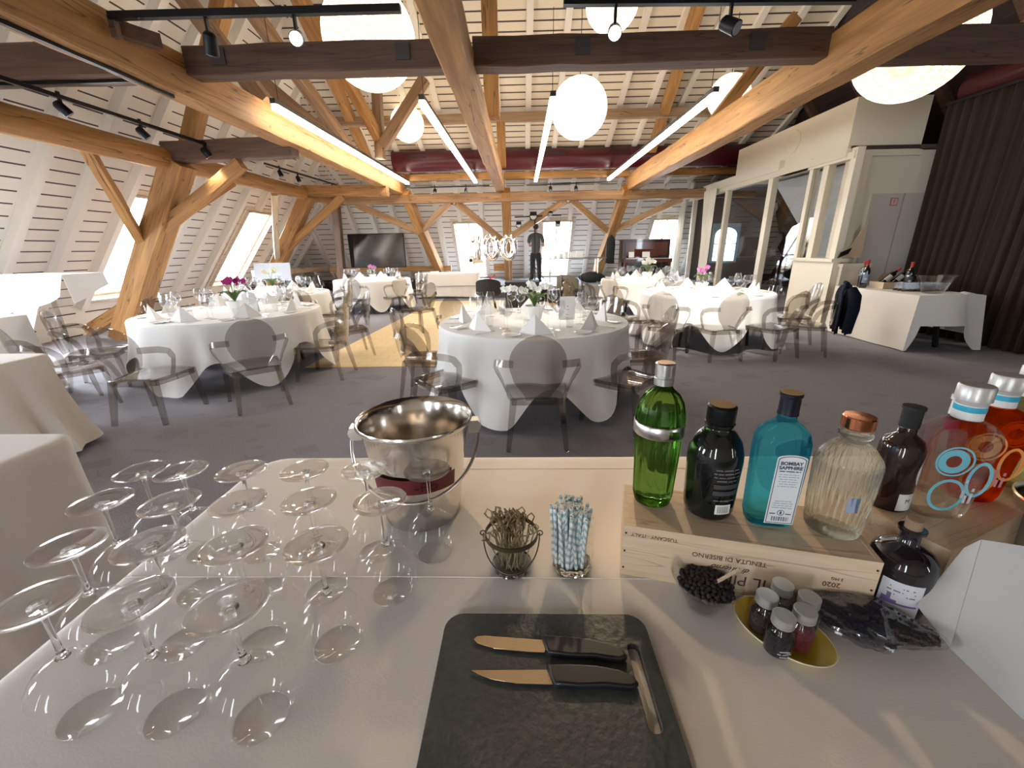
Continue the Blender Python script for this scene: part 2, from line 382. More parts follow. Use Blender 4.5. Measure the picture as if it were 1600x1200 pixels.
# ------------------------------------------------------------------ floor, roof planes, walls
def frame_m(O, u, v):
    u = Vector(u).normalized(); v = Vector(v).normalized(); n = u.cross(v)
    m = Matrix((u, v, n)).transposed().to_4x4(); m.translation = Vector(O); return m
def roof_plane(name, O, u, v, U, V, holes, mat, rafters=.72, thick=.26, vr0=0.0, rmat=None, r0=.05, rd=.13):
    M = frame_m(O, u, v); mb = MB()
    xs = sorted({0, U} | {h[0] for h in holes} | {h[1] for h in holes}); ys = sorted({0, V} | {h[2] for h in holes} | {h[3] for h in holes})
    for i in range(len(xs)-1):
        for j in range(len(ys)-1):
            cx, cy_ = (xs[i]+xs[i+1])/2, (ys[j]+ys[j+1])/2
            if any(h[0] < cx < h[1] and h[2] < cy_ < h[3] for h in holes): continue
            mb.bb((xs[i], ys[j], -thick), (xs[i+1], ys[j+1], 0))
    w = struct(name, mb, mat, M=M, smooth=False)
    if rafters:
        k = 0
        while k*rafters+r0 < U-.05:
            x = k*rafters+r0; k += 1
            segs = [(vr0, V)]
            for h in holes:
                if h[0]-.05 < x < h[1]+.05: segs = [(a, b) for s in segs for a, b in ((s[0], h[2]-.06), (h[3]+.06, s[1])) if b-a > .1]
            for a, b in segs:
                rb = MB().bb((x-.06, a, -.005), (x+.06, b, rd))
                struct('rafter', rb, rmat or WHITEW, w, smooth=False)
    return w, M
def window(n, M, h, thick=.26, mull=False, label=None):
    """a roof window in the opening h of the plane M: lining boards, sash and one pane"""
    x0, x1, y0, y1 = h; t = .03
    fr = MB()
    fr.bb((x0, y0, -thick), (x0+t, y1, .09)); fr.bb((x1-t, y0, -thick), (x1, y1, .09))
    fr.bb((x0, y1-t, -thick), (x1, y1, .09)); fr.bb((x0, y0, -thick), (x1, y0+t, .09))
    fr.bb((x0-.09, y0-.09, 0), (x0, y1+.09, .03)); fr.bb((x1, y0-.09, 0), (x1+.09, y1+.09, .03)); fr.bb((x0, y1, 0), (x1, y1+.09, .03)); fr.bb((x0, y0-.09, 0), (x1, y0, .03))
    o = struct('window_%d' % n, fr, REVEAL, M=M, smooth=False)
    s = MB(); a, b, c, d = x0+t, x1-t, y0+t, y1-t; z0, z1 = -.09, -.04; q = .05
    s.bb((a, c, z0), (a+q, d, z1)); s.bb((b-q, c, z0), (b, d, z1)); s.bb((a+q, c, z0), (b-q, c+q, z1)); s.bb((a+q, d-q, z0), (b-q, d, z1))
    if mull: s.bb(((a+b)/2-.025, c+q, z0), ((a+b)/2+.025, d-q, z1))
    struct('sash', s, WALLW, o, smooth=False)
    p = MB().bb((a+q, c+q, z0+.015), (b-q, d-q, z0+.025)); struct('pane', p, CLEAR, o, smooth=False)
    PORTALS.append((M @ T((x0+x1)/2, (y0+y1)/2, -thick-.02), x1-x0, y1-y0))
REVEAL = wood('window_lining_board', (.66,.55,.42), (.74,.63,.50), knots=.2, bump=.1)

fl = MB().bb((-8.6, -4.2, -.1), (9.6, 17, 0)); struct('floor', fl, CARPET, smooth=False)
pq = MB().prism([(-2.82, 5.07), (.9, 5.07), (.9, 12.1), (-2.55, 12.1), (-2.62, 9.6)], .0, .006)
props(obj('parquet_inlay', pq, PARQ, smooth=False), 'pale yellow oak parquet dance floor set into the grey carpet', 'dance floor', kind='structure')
UL = (0, 1, 0); VL = (1, 0, 1.26)
wy = [-1.85, 1.35, 4.55, 7.75, 10.95]
holesL = [(y+4-.1, y+5.07, .13, 2.43) for y in wy]
wl, ML = roof_plane('wall_left', (-8.294, -4, .55), UL, VL, 20.6, 9.55, holesL, PLANK)
for i, h in enumerate(holesL): window(i+1, ML, h)
kn = frame_m((-8.29, -4, 0), (0, 1, 0), (0, 0, 1))
k = MB().bb((0, 0, -.2), (20.6, .56, 0)); struct('baseboard_left', k, PLANK, M=kn, smooth=False)
holesF = [(-2.25+8.5, -1.25+8.5, .14, 2.42), (.7+8.5, 1.72+8.5, .14, 2.42), (4.35+8.5, 5.35+8.5, .3, 2.42)]
wf, MF = roof_plane('wall_far', (-8.5, 16.0, .37), (1,0,0), (0,-1,1.327), 18.1, 3.67, holesF, PLANK, rafters=.72, r0=.02)
for i, h in enumerate(holesF): window(i+6, MF, h, mull=True)
roof_plane('ceiling', (-8.5, 13.8, 3.3), (1,0,0), (0,-1,.46), 18.1, 11.4, [], PLANKC, rafters=.70, r0=.3, rd=.08)
roof_plane('wall_right', (9.3, 16.6, 1.05), (0,-1,0), (-1,0,1.26), 20.6, 8.9, [], DARKROOF, rafters=1.4, rmat=OAKD)
struct('baseboard_right', MB().bb((9.3, -4.2, 0), (9.5, 16.6, 1.06)), DARKROOF, smooth=False)
hb = [(1.2, 1.75, .4, 3.2), (4.0, 4.55, .4, 3.2), (11.2, 11.75, .4, 3.4), (13.6, 14.15, .4, 3.2)]  # unseen windows added behind the camera to bring daylight onto the bar
wb, MBK = roof_plane('wall_back', (9.6, -4.0, 0), (-1,0,0), (0,0,1), 18.2, 8.2, hb, WALLW, rafters=0, thick=.2)
for i, h in enumerate(hb): window(i+9, MBK, h)
struct('trim_1', MB().bb((-5, -4.2, 8.0), (6, 9, 8.2)), DARKROOF, smooth=False)
struct('wall_stage', MB().bb((-8.6, 16.0, 0), (9.6, 16.2, .5)), PLANK, smooth=False)

# ------------------------------------------------------------------ heavy roof timbers
def beam(name, label, p0, p1, w, h, mat=OAK, roll=0, j=.007, cat='beam', round_=False):
    p0 = Vector(p0); p1 = Vector(p1); d = p1-p0; L = d.length; x = d.normalized()
    up = Vector((0,0,1)) if abs(x.z) < .95 else Vector((0,1,0))
    y = up.cross(x).normalized(); z = x.cross(y)
    M = Matrix((x, y, z)).transposed().to_4x4(); M.translation = p0
    n = max(2, int(L/.4)); mb = MB(); r = random.Random(hash((round(p0.x*97), round(p0.y*89), round(p0.z*83))) & 0xffff)
    c = min(w, h)*(.05 if not round_ else .3)
    sec = [(-w/2+c, -h/2), (w/2-c, -h/2), (w/2, -h/2+c), (w/2, h/2-c), (w/2-c, h/2), (-w/2+c, h/2), (-w/2, h/2-c), (-w/2, -h/2+c)]
    vs = []
    for i in range(n+1):
        oy, oz = r.uniform(-j, j), r.uniform(-j, j)
        for sy, sz in sec: vs.append((L*i/n, sy+oy+r.uniform(-j, j)*.5, sz+oz+r.uniform(-j, j)*.5))
    fs = [(i*8+k, i*8+(k+1) % 8, (i+1)*8+(k+1) % 8, (i+1)*8+k) for i in range(n) for k in range(8)] + [tuple(range(8))[::-1], tuple(n*8+k for k in range(8))]
    mb.add(vs, fs)
    o = obj(name, mb, mat, M=M @ R(roll, 'X'), angle=28 if not round_ else 60)
    return props(o, label, cat, kind='structure')
B = beam
B('tie_beam', 'long hewn tie beam on the left running into the hall, black track under it', (-3.49, -3.9, 3.14), (-3.49, 13.0, 3.14), .26, .38)
B('tie_beam', 'central golden tie beam running down the middle of the hall', (-.57, -3.9, 3.12), (-.57, 13.0, 3.12), .24, .34)
B('tie_beam', 'long hewn tie beam on the right ending beside the glazed booth', (3.14, -3.9, 3.15), (3.14, 13.0, 3.15), .28, .40)
B('cross_beam', 'dark cross beam over the bar between the left and central tie beams', (-3.36, 4.95, 3.275), (-.68, 4.95, 3.275), .21, .25, OAKD)
B('cross_beam', 'dark cross beam over the bar between the central and right tie beams', (-.46, 4.95, 3.275), (3.01, 4.95, 3.275), .21, .25, OAKD)
B('cross_beam', 'dark cross beam from the right tie beam past the curtain', (3.27, 4.95, 3.255), (7.2, 4.95, 3.255), .21, .27, OAKD)
B('cross_beam', 'dark cross beam at the upper left with black track beneath it', (-6.6, 4.95, 3.3), (-3.62, 4.95, 3.3), .3, .3, OAKD)
for x0, x1, t in ((-3.36, -.68, 'left'), (-.46, 3.01, 'middle'), (3.27, 6.9, 'right')):
    B('cross_beam', 'pale cross beam under the red duct, %s length' % t, (x0, 12.68, 3.36), (x1, 12.68, 3.36), .2, .17)
B('wall_plate', 'dark plate timber across the far end above the windows', (-5.4, 12.85, 2.83), (6.6, 12.85, 2.83), .2, .24, wood('plate_timber', (.24,.125,.055), (.40,.22,.105)))
B('wall_plate', 'rough round log plate along the left wall nearest the bar', (-5.55, -3.5, 2.83), (-5.5, 7.05, 2.83), .27, .3, OAK, round_=True)
B('wall_plate', 'rough log plate along the left wall beyond the thick leaning post', (-5.5, 7.15, 2.83), (-5.45, 12.95, 2.83), .25, .27, OAK, round_=True)
B('purlin', 'grey brown purlin crossing under the far roof slope', (-5.6, 11.0, 4.3), (6.2, 11.0, 4.36), .16, .18, wood('purlin_timber', (.28,.17,.10), (.42,.27,.16)))
# left wall: leaning posts with braces
B('leaning_post', 'thick leaning post by the left wall behind the purple orchid table', (-7.12, 7.1, .0), (-5.36, 7.1, 2.8), .36, .34)
B('post_foot', 'short stub timber bracing the foot of the thick leaning post', (-7.7, 7.1, .15), (-6.7, 7.1, .66), .22, .2)
B('brace', 'slim brace from the log plate down to the thick leaning post', (-5.6, 5.85, 2.78), (-6.22, 6.98, 1.66), .12, .17)
B('brace', 'brace rising from thick leaning post to the dark short tie', (-6.0, 7.06, 1.75), (-4.35, 7.06, 2.75), .16, .17)
B('brace', 'hidden side brace from thick leaning post to the far log', (-6.12, 7.2, 1.8), (-5.5, 8.5, 2.72), .12, .16)
B('short_tie', 'dark short tie from the left log plate to the left tie beam', (-5.5, 7.1, 2.93), (-3.5, 7.1, 2.97), .24, .28, OAKD)
B('leaning_post', 'second leaning post by the left wall near the marble board', (-7.2, 11.3, .1), (-5.4, 11.3, 2.8), .3, .3)
B('brace', 'brace rising from the second leaning post to its short tie', (-6.2, 11.26, 1.5), (-4.5, 11.26, 2.75), .14, .18)
B('brace', 'pale painted brace in front of the second left post', (-5.55, 10.0, 2.7), (-6.45, 11.2, 1.3), .12, .16, OAKP)
B('short_tie', 'lit short tie beam in front of the second leaning post', (-5.5, 11.3, 2.9), (-3.36, 11.3, 2.86), .24, .24)
B('sill_beam', 'low pale beam along the foot of the far left slope', (-7.6, 11.9, .86), (-7.0, 15.2, .86), .16, .16, OAKP)
B('sill_beam', 'low brown beam under the television', (-6.6, 14.6, .82), (-2.4, 14.6, .82), .14, .16)
B('sill_beam', 'low brown beam between the balloons and the centre post', (-.95, 14.9, .82), (-.35, 14.9, .82), .14, .24)
# far end: leaning posts with braces
PL = ((-3.3, -2.55, 'left'), (-.42, -.42, 'centre'), (3.0, 2.42, 'right'))
for xt, xb, nm in PL:
    B('leaning_post', 'far %s post leaning back under the plate' % nm, (xb*1.06, 14.9, .3), (xt, 12.75, 3.0), .26, .26)
B('corner_post', 'slim dark post in the corner beside the television', (-5.55, 12.9, .1), (-5.35, 12.8, 2.8), .2, .2, OAKD)
BR = [(-3.1, 13.5, 2.0, -2.0, 12.85, 2.72, 'right of the far left post'), (-3.15, 13.5, 1.95, -4.8, 12.85, 2.72, 'between television and far left post'),
      (-.5, 13.75, 1.6, -1.85, 12.85, 2.72, 'left of the far centre post'), (-.35, 13.6, 1.75, 1.3, 12.85, 2.72, 'right of the far centre post'),
      (2.65, 13.5, 1.9, 1.45, 12.85, 2.72, 'left of the far right post'), (2.85, 13.6, 1.9, 4.6, 12.85, 2.72, 'right of the far right post')]
for a, b_, c, d, e, f, t in BR: B('brace', 'brown brace rising to the plate %s' % t, (a, b_, c), (d, e, f), .12, .18, wood('brace_timber', (.30,.16,.07), (.48,.28,.13)) if t.startswith('right of the far l') else bpy.data.materials.get('brace_timber') or OAK)
# principal rafters and king posts under the far roof
def zr(y): return 3.3+(13.8-y)*.46
for x, d0, t in ((-4.2, .9, 'left of the small globe'), (3.55, -.9, 'right of the big round globe')):
    B('principal_rafter', 'brown principal rafter under the boards %s' % t, (x, 13.2, zr(13.2)-.2), (x+d0*.9, 5.2, zr(5.2)-.22), .2, .24)
B('king_post', 'pair of upright king posts above the central beam, front one', (-.42, 7.2, 3.32), (-.42, 7.2, 6.2), .22, .22)
B('king_post', 'slim upright post above the central beam near the red duct', (-.45, 11.05, 3.3), (-.45, 11.05, 4.4), .2, .2)
B('brace', 'brace fanning right from the king post', (-.35, 7.2, 5.0), (.6, 7.2, 5.9), .14, .16)
B('brace', 'brace fanning left from the king post', (-.5, 7.2, 5.0), (-1.5, 7.2, 5.9), .14, .16)
LT = [((-3.5, 9.8, 3.3), (-4.35, 5.8, 6.0), 'steep strut above the left tie beam'), ((-3.0, 9.8, 3.3), (-2.9, 9.8, 5.0), 'upright strut above the left tie beam'),
      ((-3.4, 8.5, 3.32), (-4.9, 8.5, 4.6), 'strut leaning to the left boards'), ((-3.4, 6.3, 3.32), (-4.6, 6.3, 5.1), 'near strut leaning to the left boards'),
      ((-2.9, 9.7, 3.5), (-1.9, 9.7, 4.7), 'strut fanning right below the big globe'), ((-2.95, 9.9, 3.6), (-3.6, 6.6, 6.0), 'long golden strut left of the big globe')]
for a, b_, t in LT: B('strut', 'brown %s' % t, a, b_, .18, .2, OAK if 'golden' in t else wood('strut_timber', (.22,.12,.06), (.36,.21,.11)) if 'steep' in t else bpy.data.materials.get('strut_timber'))
for a, b_, t in (((3.3, 8.5, 3.32), (4.6, 8.5, 5.0), 'strut right of the right tie beam'), ((5.3, 5.6, 3.42), (6.9, 5.6, 4.6), 'brace above the upper right globe')):
    B('strut', 'golden brown %s' % t, a, b_, .18, .2)
B('principal_rafter', 'brown rafter leaning over the left boards between post and globe', (-5.35, 7.3, 2.95), (-4.2, 7.3, 5.1), .2, .22)
# iron plates and the dark iron peg on the timbers
for x, t in ((-3.0, 'left end'), (-1.15, 'middle of the left length'), (.62, 'near the central tie beam'), (2.3, 'right length')):
    p = obj('iron_plate', MB().bb((x-.07, 4.825, 3.22), (x+.07, 4.835, 3.36)), pbr('grey_iron_%d' % int(x*10+50), (.07,.06,.06), .6, .3), smooth=False)
    props(p, 'square grey iron plate on the dark cross beam, %s' % t, 'iron plate', 'iron plates on the cross beam')
pg = MB(); pg.bar((-3.35, 4.1, 3.22), (-3.2, 4.35, 3.22), .09, .11); pg.bar((-3.3, 4.02, 3.27), (-3.3, 4.02, 3.12), .05, .05)
props(obj('tenon_stub', pg, OAKD, smooth=False), 'dark stub of old tenon sticking out of the left tie beam', 'wood stub')

# ------------------------------------------------------------------ red ducts
du = MB().tube([(-3.4, 12.35, 3.70), (6.7, 12.35, 3.70)], .25, 28)
d_ = obj('air_duct', du, RED, angle=40); props(d_, 'dark red round air duct across the far end above the plate', 'air duct')
for x in (-2.75, .9, 2.6): obj('duct_grille', MB().box((x, 12.108, 3.78), (.55, .02, .1)), pbr('grille_red_%d' % int(x*10+40), (.03,.003,.006), .5), d_, smooth=False)
obj('end_cap', MB().tube([(-3.42, 12.35, 3.72), (-3.39, 12.35, 3.72)], .255, 28), RED, d_)
d2 = obj('air_duct', MB().tube([(6.75, 7.3, 3.55), (6.75, 1.5, 3.55)], .22, 28), RED, angle=40); props(d2, 'dark red air duct running above the brown curtain', 'air duct')

# ------------------------------------------------------------------ the white glazed booth on the right
bt = thing('glazed_booth', 'cream booth with tall glazing and a deep blank fascia', 'booth', (0,0,0), kind='structure')
bp = lambda n, mb, m=WALLW, **k: struct(n, mb, m, bt, smooth=False, **k)
bp('fascia', MB().prism([(5.3, 7.6), (6.45, 7.6), (6.45, 11.3), (5.3, 11.3)], 2.84, 3.6))
bp('cornice', MB().bb((5.22, 7.5, 2.74), (5.5, 9.3, 2.86)).prism([(5.2, 9.3), (5.5, 9.3), (5.5, 15.0), (5.22, 15.0)], 2.84, 3.02).bb((5.24, 7.55, 2.76), (6.45, 7.62, 2.84)))
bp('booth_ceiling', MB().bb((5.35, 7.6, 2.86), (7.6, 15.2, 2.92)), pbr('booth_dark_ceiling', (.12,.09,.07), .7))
lw = bp('low_wall', MB().bb((5.3, 7.36, 0), (5.42, 8.44, 1.15))); bp('window_ledge', MB().bb((5.22, 7.3, 1.13), (5.5, 8.46, 1.18)))
mul = MB()
for y, w in ((11.62, .12), (9.66, .16), (8.38, .1), (8.0, .14), (7.4, .12), (12.65, .1), (13.75, .1), (14.9, .1)):
    mul.bb((5.28, y-w/2, 0 if y > 8.4 else 1.15), (5.40, y+w/2, 2.86))
mul.bb((5.25, 8.4, 2.74), (5.40, 15, 2.88)).bb((5.25, 7.36, 2.7), (5.40, 8.44, 2.80)).bb((5.28, 8.44, 0), (5.40, 11.6, .06))
bp('mullions', mul)
for i, (a, b_, z0) in enumerate(((7.46, 7.93, 1.18), (8.07, 8.33, 1.18), (8.43, 9.58, .06), (9.74, 11.56, .06), (11.68, 12.6, .06))):
    bp('glass_pane', MB().bb((5.33, a, z0), (5.345, b_, 2.74)), CLEARB)
bp('side_wall', MB().bb((5.42, 7.6, 0), (7.6, 7.75, 2.84)).bb((5.44, 7.48, 0), (5.62, 7.62, 2.78)))
bp('ledge_block', MB().bb((5.42, 7.30, 0), (5.78, 7.5, 1.05)).bb((5.38, 7.24, 1.05), (5.86, 7.5, 1.1)))
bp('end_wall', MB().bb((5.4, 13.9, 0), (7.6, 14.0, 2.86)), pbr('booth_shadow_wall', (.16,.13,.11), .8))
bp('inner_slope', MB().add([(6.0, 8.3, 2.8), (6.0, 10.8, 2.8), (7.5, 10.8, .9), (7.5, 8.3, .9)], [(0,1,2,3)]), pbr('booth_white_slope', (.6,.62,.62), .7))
# arched window at the end of the booth
aw = thing('arched_window', 'pale blue glowing arched window seen through the booth glass', 'window', (6.45, 13.88, .95), kind='structure')
def arch(w, h, n=14): return [(w*cos(pi*k/n), h-w*.7+w*.7*sin(pi*k/n)) for k in range(n+1)]+[(-w, 0), (w, 0)]
me = curve_mesh('arched_pane', [arch(.36, 1.05)], .01, 0, emit('glowing_pane', (.62,.82,1), 2.2)); obj('pane', me, None, aw, M=R(90, 'X'))  # the pane glows by itself, standing in for daylight behind it
me = curve_mesh('arched_frame', [[(-.42, -.06), (.42, -.06), (.42, 1.12), (-.42, 1.12)], arch(.34, 1.0)], .05, 0, pbr('blue_white_frame', (.45,.58,.66), .5)); obj('window_frame', me, None, aw, M=T(0,-.03,0) @ R(90, 'X'))
obj('glazing_bar', MB().bb((-.02, -.06, 0), (.02, -.03, 1.0)).bb((-.34, -.06, .5), (.34, -.03, .53)), pbr('bar_white', (.6,.7,.75), .5), aw, smooth=False)
# grey service doors on the booth side
for x0, x1, t in ((5.86, 6.36, 'with red fire sign'), (6.38, 6.95, 'beside the brown curtain')):
    sd = obj('service_door', MB().bb((x0, 7.57, .1), (x1, 7.6, 2.2)), GREYP, smooth=False); props(sd, 'pale grey flush cupboard door %s' % t, 'cupboard door')
sg = thing('fire_sign', 'small square red framed fire sign on the pale grey door', 'sign', (6.22, 7.565, 2.07))
obj('sign_plate', MB().bb((-.06, -.004, -.06), (.06, 0, .06)), pbr('sign_red', (.62,.10,.08), .5), sg, smooth=False)
obj('sign_field', MB().bb((-.048, -.006, -.048), (.048, -.004, .048)), pbr('sign_pale', (.75,.55,.50), .5), sg, smooth=False)
obj('letter', text_mesh('F', .09, pbr('sign_letter', (.62,.10,.08), .5)), None, sg, M=T(0,-.008,0) @ R(90, 'X'))
props(obj('exit_sign', MB().bb((5.16, 12.9, 2.93), (5.19, 13.3, 3.0)), pbr('sign_green', (.03,.16,.12), .4), smooth=False), 'small dark green sign on the booth cornice', 'sign')
rg = MB().tube([(5.29, 9.13+.2*cos(a), 3.3+.2*sin(a)) for a in [2*pi*i/28 for i in range(28)]], .018, 6, closed=True); rg.tube([(5.28, 9.13, 3.3), (5.3, 9.13, 3.3)], .19, 28)
props(obj('wall_vent', rg, WALLW), 'round cream vent cover on the booth fascia', 'vent')
sm = MB().lathe([(.0, 0), (.055, 0), (.055, -.03), (.045, -.06), (.0, -.085)], (5.36, 7.46, 2.80), 20); props(obj('dome_camera', sm, PORC), 'small white dome camera at the booth corner', 'camera')
def drape(name, label, cat, p0, p1, z0, z1, mat, folds, amp, t=.01, group=None, taper=None, flare=0, nu=None):
    p0 = Vector(p0+(0,)); p1 = Vector(p1+(0,)); d = (p1-p0); L = d.length; x = d.normalized(); n = Vector((x.y, -x.x, 0))
    rr = random.Random(len(label)); ph = [rr.uniform(0, 6.28) for _ in range(4)]
    def f(u, v):
        a = 2*pi*folds*u; w = sin(a+.6*sin(a*.37+ph[0])+ph[1])+.35*sin(a*2.1+ph[2])
        tp = taper(v) if taper else 1
        q = p0+x*(L*(.5+(u-.5)*tp))+n*(amp*w*(.5+.5*v)+flare*v+.02*sin(3*v+ph[3]+6*u))
        return (q.x, q.y, z1+(z0-z1)*v)
    mb = MB().sheet(f, nu or int(folds*12), 14, t)
    return props(obj(name, mb, mat, angle=80), label, cat, group)
VELVET = pbr('brown_velvet', (.030,.018,.010), .8, sheen=.12, bump=.3, bscale=6, spec=.2)
drape('stage_curtain', 'long dark brown velvet curtain hanging in deep folds at the right', 'curtain', (6.5, 7.35), (6.62, 2.2), .02, 3.38, VELVET, 34, .035)
props(obj('curtain_rail', MB().bar((6.5, 7.4, 3.4), (6.62, 2.1, 3.4), .05, .04), BLACKM, smooth=False), 'black rail carrying the brown velvet curtain', 'rail')
SHEER = pbr('cream_drape', (.80,.74,.62), .85)
drape('door_drape', 'cream drape tied by the booth glazing behind the right tables', 'drape', (5.18, 12.75), (5.18, 11.95), .3, 2.86, SHEER, 5, .035, taper=lambda v: 1-.45*v)
drape('door_drape', 'cream drape at the far edge of the booth beside the piano', 'drape', (5.15, 14.8), (5.15, 14.0), .3, 2.9, SHEER, 5, .035, taper=lambda v: 1-.3*v)
# ------------------------------------------------------------------ lights: daylight openings, globes, tubes, tracks
for i, (M, w, h) in enumerate(PORTALS):
    l = bpy.data.lights.new('daylight_portal', 'AREA'); l.shape = 'RECTANGLE'; l.size = w; l.size_y = h
    l.cycles.is_portal = True; o = bpy.data.objects.new('daylight_portal', l); COL.objects.link(o)
    o.matrix_world = M @ R(180, 'X')       # area lights shine along their -Z, here into the room
    n = (M.to_3x3() @ Vector((0,0,1)))
    if (o.matrix_world.to_3x3() @ Vector((0,0,-1))).dot(n) < 0: o.matrix_world = M
def globe(c, r, label):
    g = thing('globe_lamp', label, 'pendant lamp', c, 0, 'woven white globe lamps under the roof')
    obj('lamp_shade', MB().sph((0,0,0), r, 40, 24), SHADE, g, angle=180)
    obj('cord', MB().tube([(0,0,r), (0,0,r+.9)], .006, 6), BLACKM, g)
    return g
globe((-1.8, 5.95, 3.86), .54, 'largest woven white globe lamp, upper left behind the dark cross beam')
globe((-2.62, 10.9, 4.22), .38, 'smallest round globe lamp beside the second light tube')
globe((.97, 7.79, 3.58), .45, 'round globe lamp with lattice weave right of the central tie beam')
globe((3.85, 8.9, 4.02), .36, 'globe lamp half hidden by the right tie beam')
globe((4.55, 5.8, 3.60), .58, 'large globe lamp at the upper right above the booth')
globe((1.28, 7.0, 4.62), .36, 'globe lamp at the top edge behind the black track')
def tube_light(x, label, y0=6.0, y1=12.55, z=3.2):
    g = thing('tube_light', label, 'linear lamp', (x, y0, z), 0, 'long tube lamps hanging below the tie beams')
    L = y1-y0
    obj('housing', MB().bb((-.035, 0, .03), (.035, L, .09)), pbr('lamp_housing', (.06,.05,.045), .4) if not bpy.data.materials.get('lamp_housing') else bpy.data.materials['lamp_housing'], g, smooth=False)
    obj('diffuser', MB().bb((-.04, .03, -.03), (.04, L-.02, .03)), TUBE, g, smooth=False)
    for yy in (.15, L-.15): obj('hanging_wire', MB().tube([(0, yy, .09), (0, yy, 1.0)], .004, 6), BLACKM, g)
tube_light(-3.14, 'long glowing tube lamp beside the left tie beam'); tube_light(-1.24, 'glowing tube lamp between left and central tie beams')
tube_light(.42, 'glowing tube lamp just right of the central tie beam'); tube_light(2.43, 'long glowing tube lamp beside the right tie beam')
LENS_ON = emit('lit_lens', (1,.95,.85), 45); LENS_OFF = pbr('dark_lens', (.3,.3,.32), .1, spec=.8)
def track(label, p0, p1, w=.035, h=.035):
    return props(obj('lighting_track', MB().bar(p0, p1, w, h), BLACK, smooth=False), label, 'lighting track')
track('thick black lighting track across the top left of the bar', (-3.3, 4.0, 3.26), (-.94, 4.0, 3.25), .05, .05)
track('thick black lighting track across the top right of the bar', (.35, 4.0, 3.26), (2.6, 4.0, 3.22), .05, .05)
track('black track running along the left wall above the log plate', (-4.8, 3.6, 3.0), (-4.8, 7.6, 3.02), .04, .04)
track('short black track by the second left post', (-4.8, 8.5, 3.02), (-4.8, 11.9, 3.08), .03, .03)
track('black track fixed beneath the left tie beam', (-3.49, 1.0, 2.935), (-3.49, 4.75, 2.935), .04, .03)
track('black track beneath the upper left cross beam', (-6.3, 4.9, 3.13), (-3.9, 4.9, 3.13), .04, .03)
track('thin black track at the far plate, left of the central beam', (-3.0, 12.2, 3.04), (-.84, 12.2, 3.06), .03, .03)
track('thin black track at the far plate, right of the central beam', (.17, 12.2, 3.05), (2.35, 12.2, 3.09), .03, .03)
def spot(pos, aim, label, on=False, s=1.0):
    g = thing('track_spotlight', label, 'spotlight', pos)
    d = (Vector(aim)-Vector(pos)); d.normalize(); L = .15*s
    obj('bracket', MB().bar((0,0,.17*s), (0,0,.02), .02, .03), BLACK, g, smooth=False)
    a = Vector((0,0,0))-d*L*.5; b = Vector((0,0,0))+d*L*.5
    obj('lamp_head', MB().tube([a, a+d*.02, b-d*.01, b], [.03*s, .05*s, .055*s, .055*s], 18), BLACK, g, angle=40)
    obj('lens', MB().tube([b, b+d*.006], .046*s, 18), LENS_ON if on else LENS_OFF, g)
spot((-2.52, 4.0, 3.06), (-3.4, 5, .7), 'unlit black spotlight at the left end of the front track')
spot((-1.80, 4.0, 3.08), (-1.0, 1.2, 1.7), 'brightly lit spotlight on the left front track', True)
spot((.76, 4.0, 3.06), (.4, 1.5, 1.6), 'brightly lit spotlight at the top centre on the right front track', True)
spot((1.66, 4.0, 3.08), (2.6, 3.0, 2.2), 'black spotlight on the right front track, dim lens')
for y, t in ((4.89, 'nearest the bar'), (5.85, 'in the middle of the left wall track'), (6.95, 'nearest the thick leaning post')): spot((-4.8, y, 2.9), (-3.6, y+1.2, .7), 'small black spotlight %s' % t, s=.9)
for y, t in ((9.0, 'near'), (9.7, 'middle'), (11.4, 'far')): spot((-4.8, y, 2.93), (-4, y, .7), 'small black spotlight at the %s part of the short left track' % t, s=.8)
for x, t in ((-2.33, 'first from the left'), (-1.48, 'second from the left'), (.81, 'third from the left'), (1.5, 'last on the right')): spot((x, 12.2, 2.95), (x, 10, .7), 'tiny dark spotlight on the far track, %s' % t, s=.9)
for p, t, wt, cone, *tint in SPOTS:
    l = bpy.data.lights.new('track_lamp', 'SPOT'); l.energy = wt; l.color = tint[0] if tint else (1, .93, .82); l.spot_size = radians(cone); l.spot_blend = .8; l.shadow_soft_size = .06
    o = bpy.data.objects.new('track_lamp', l); COL.objects.link(o); o.location = p
    o.rotation_euler = (Vector(t)-Vector(p)).to_track_quat('-Z', 'Y').to_euler()

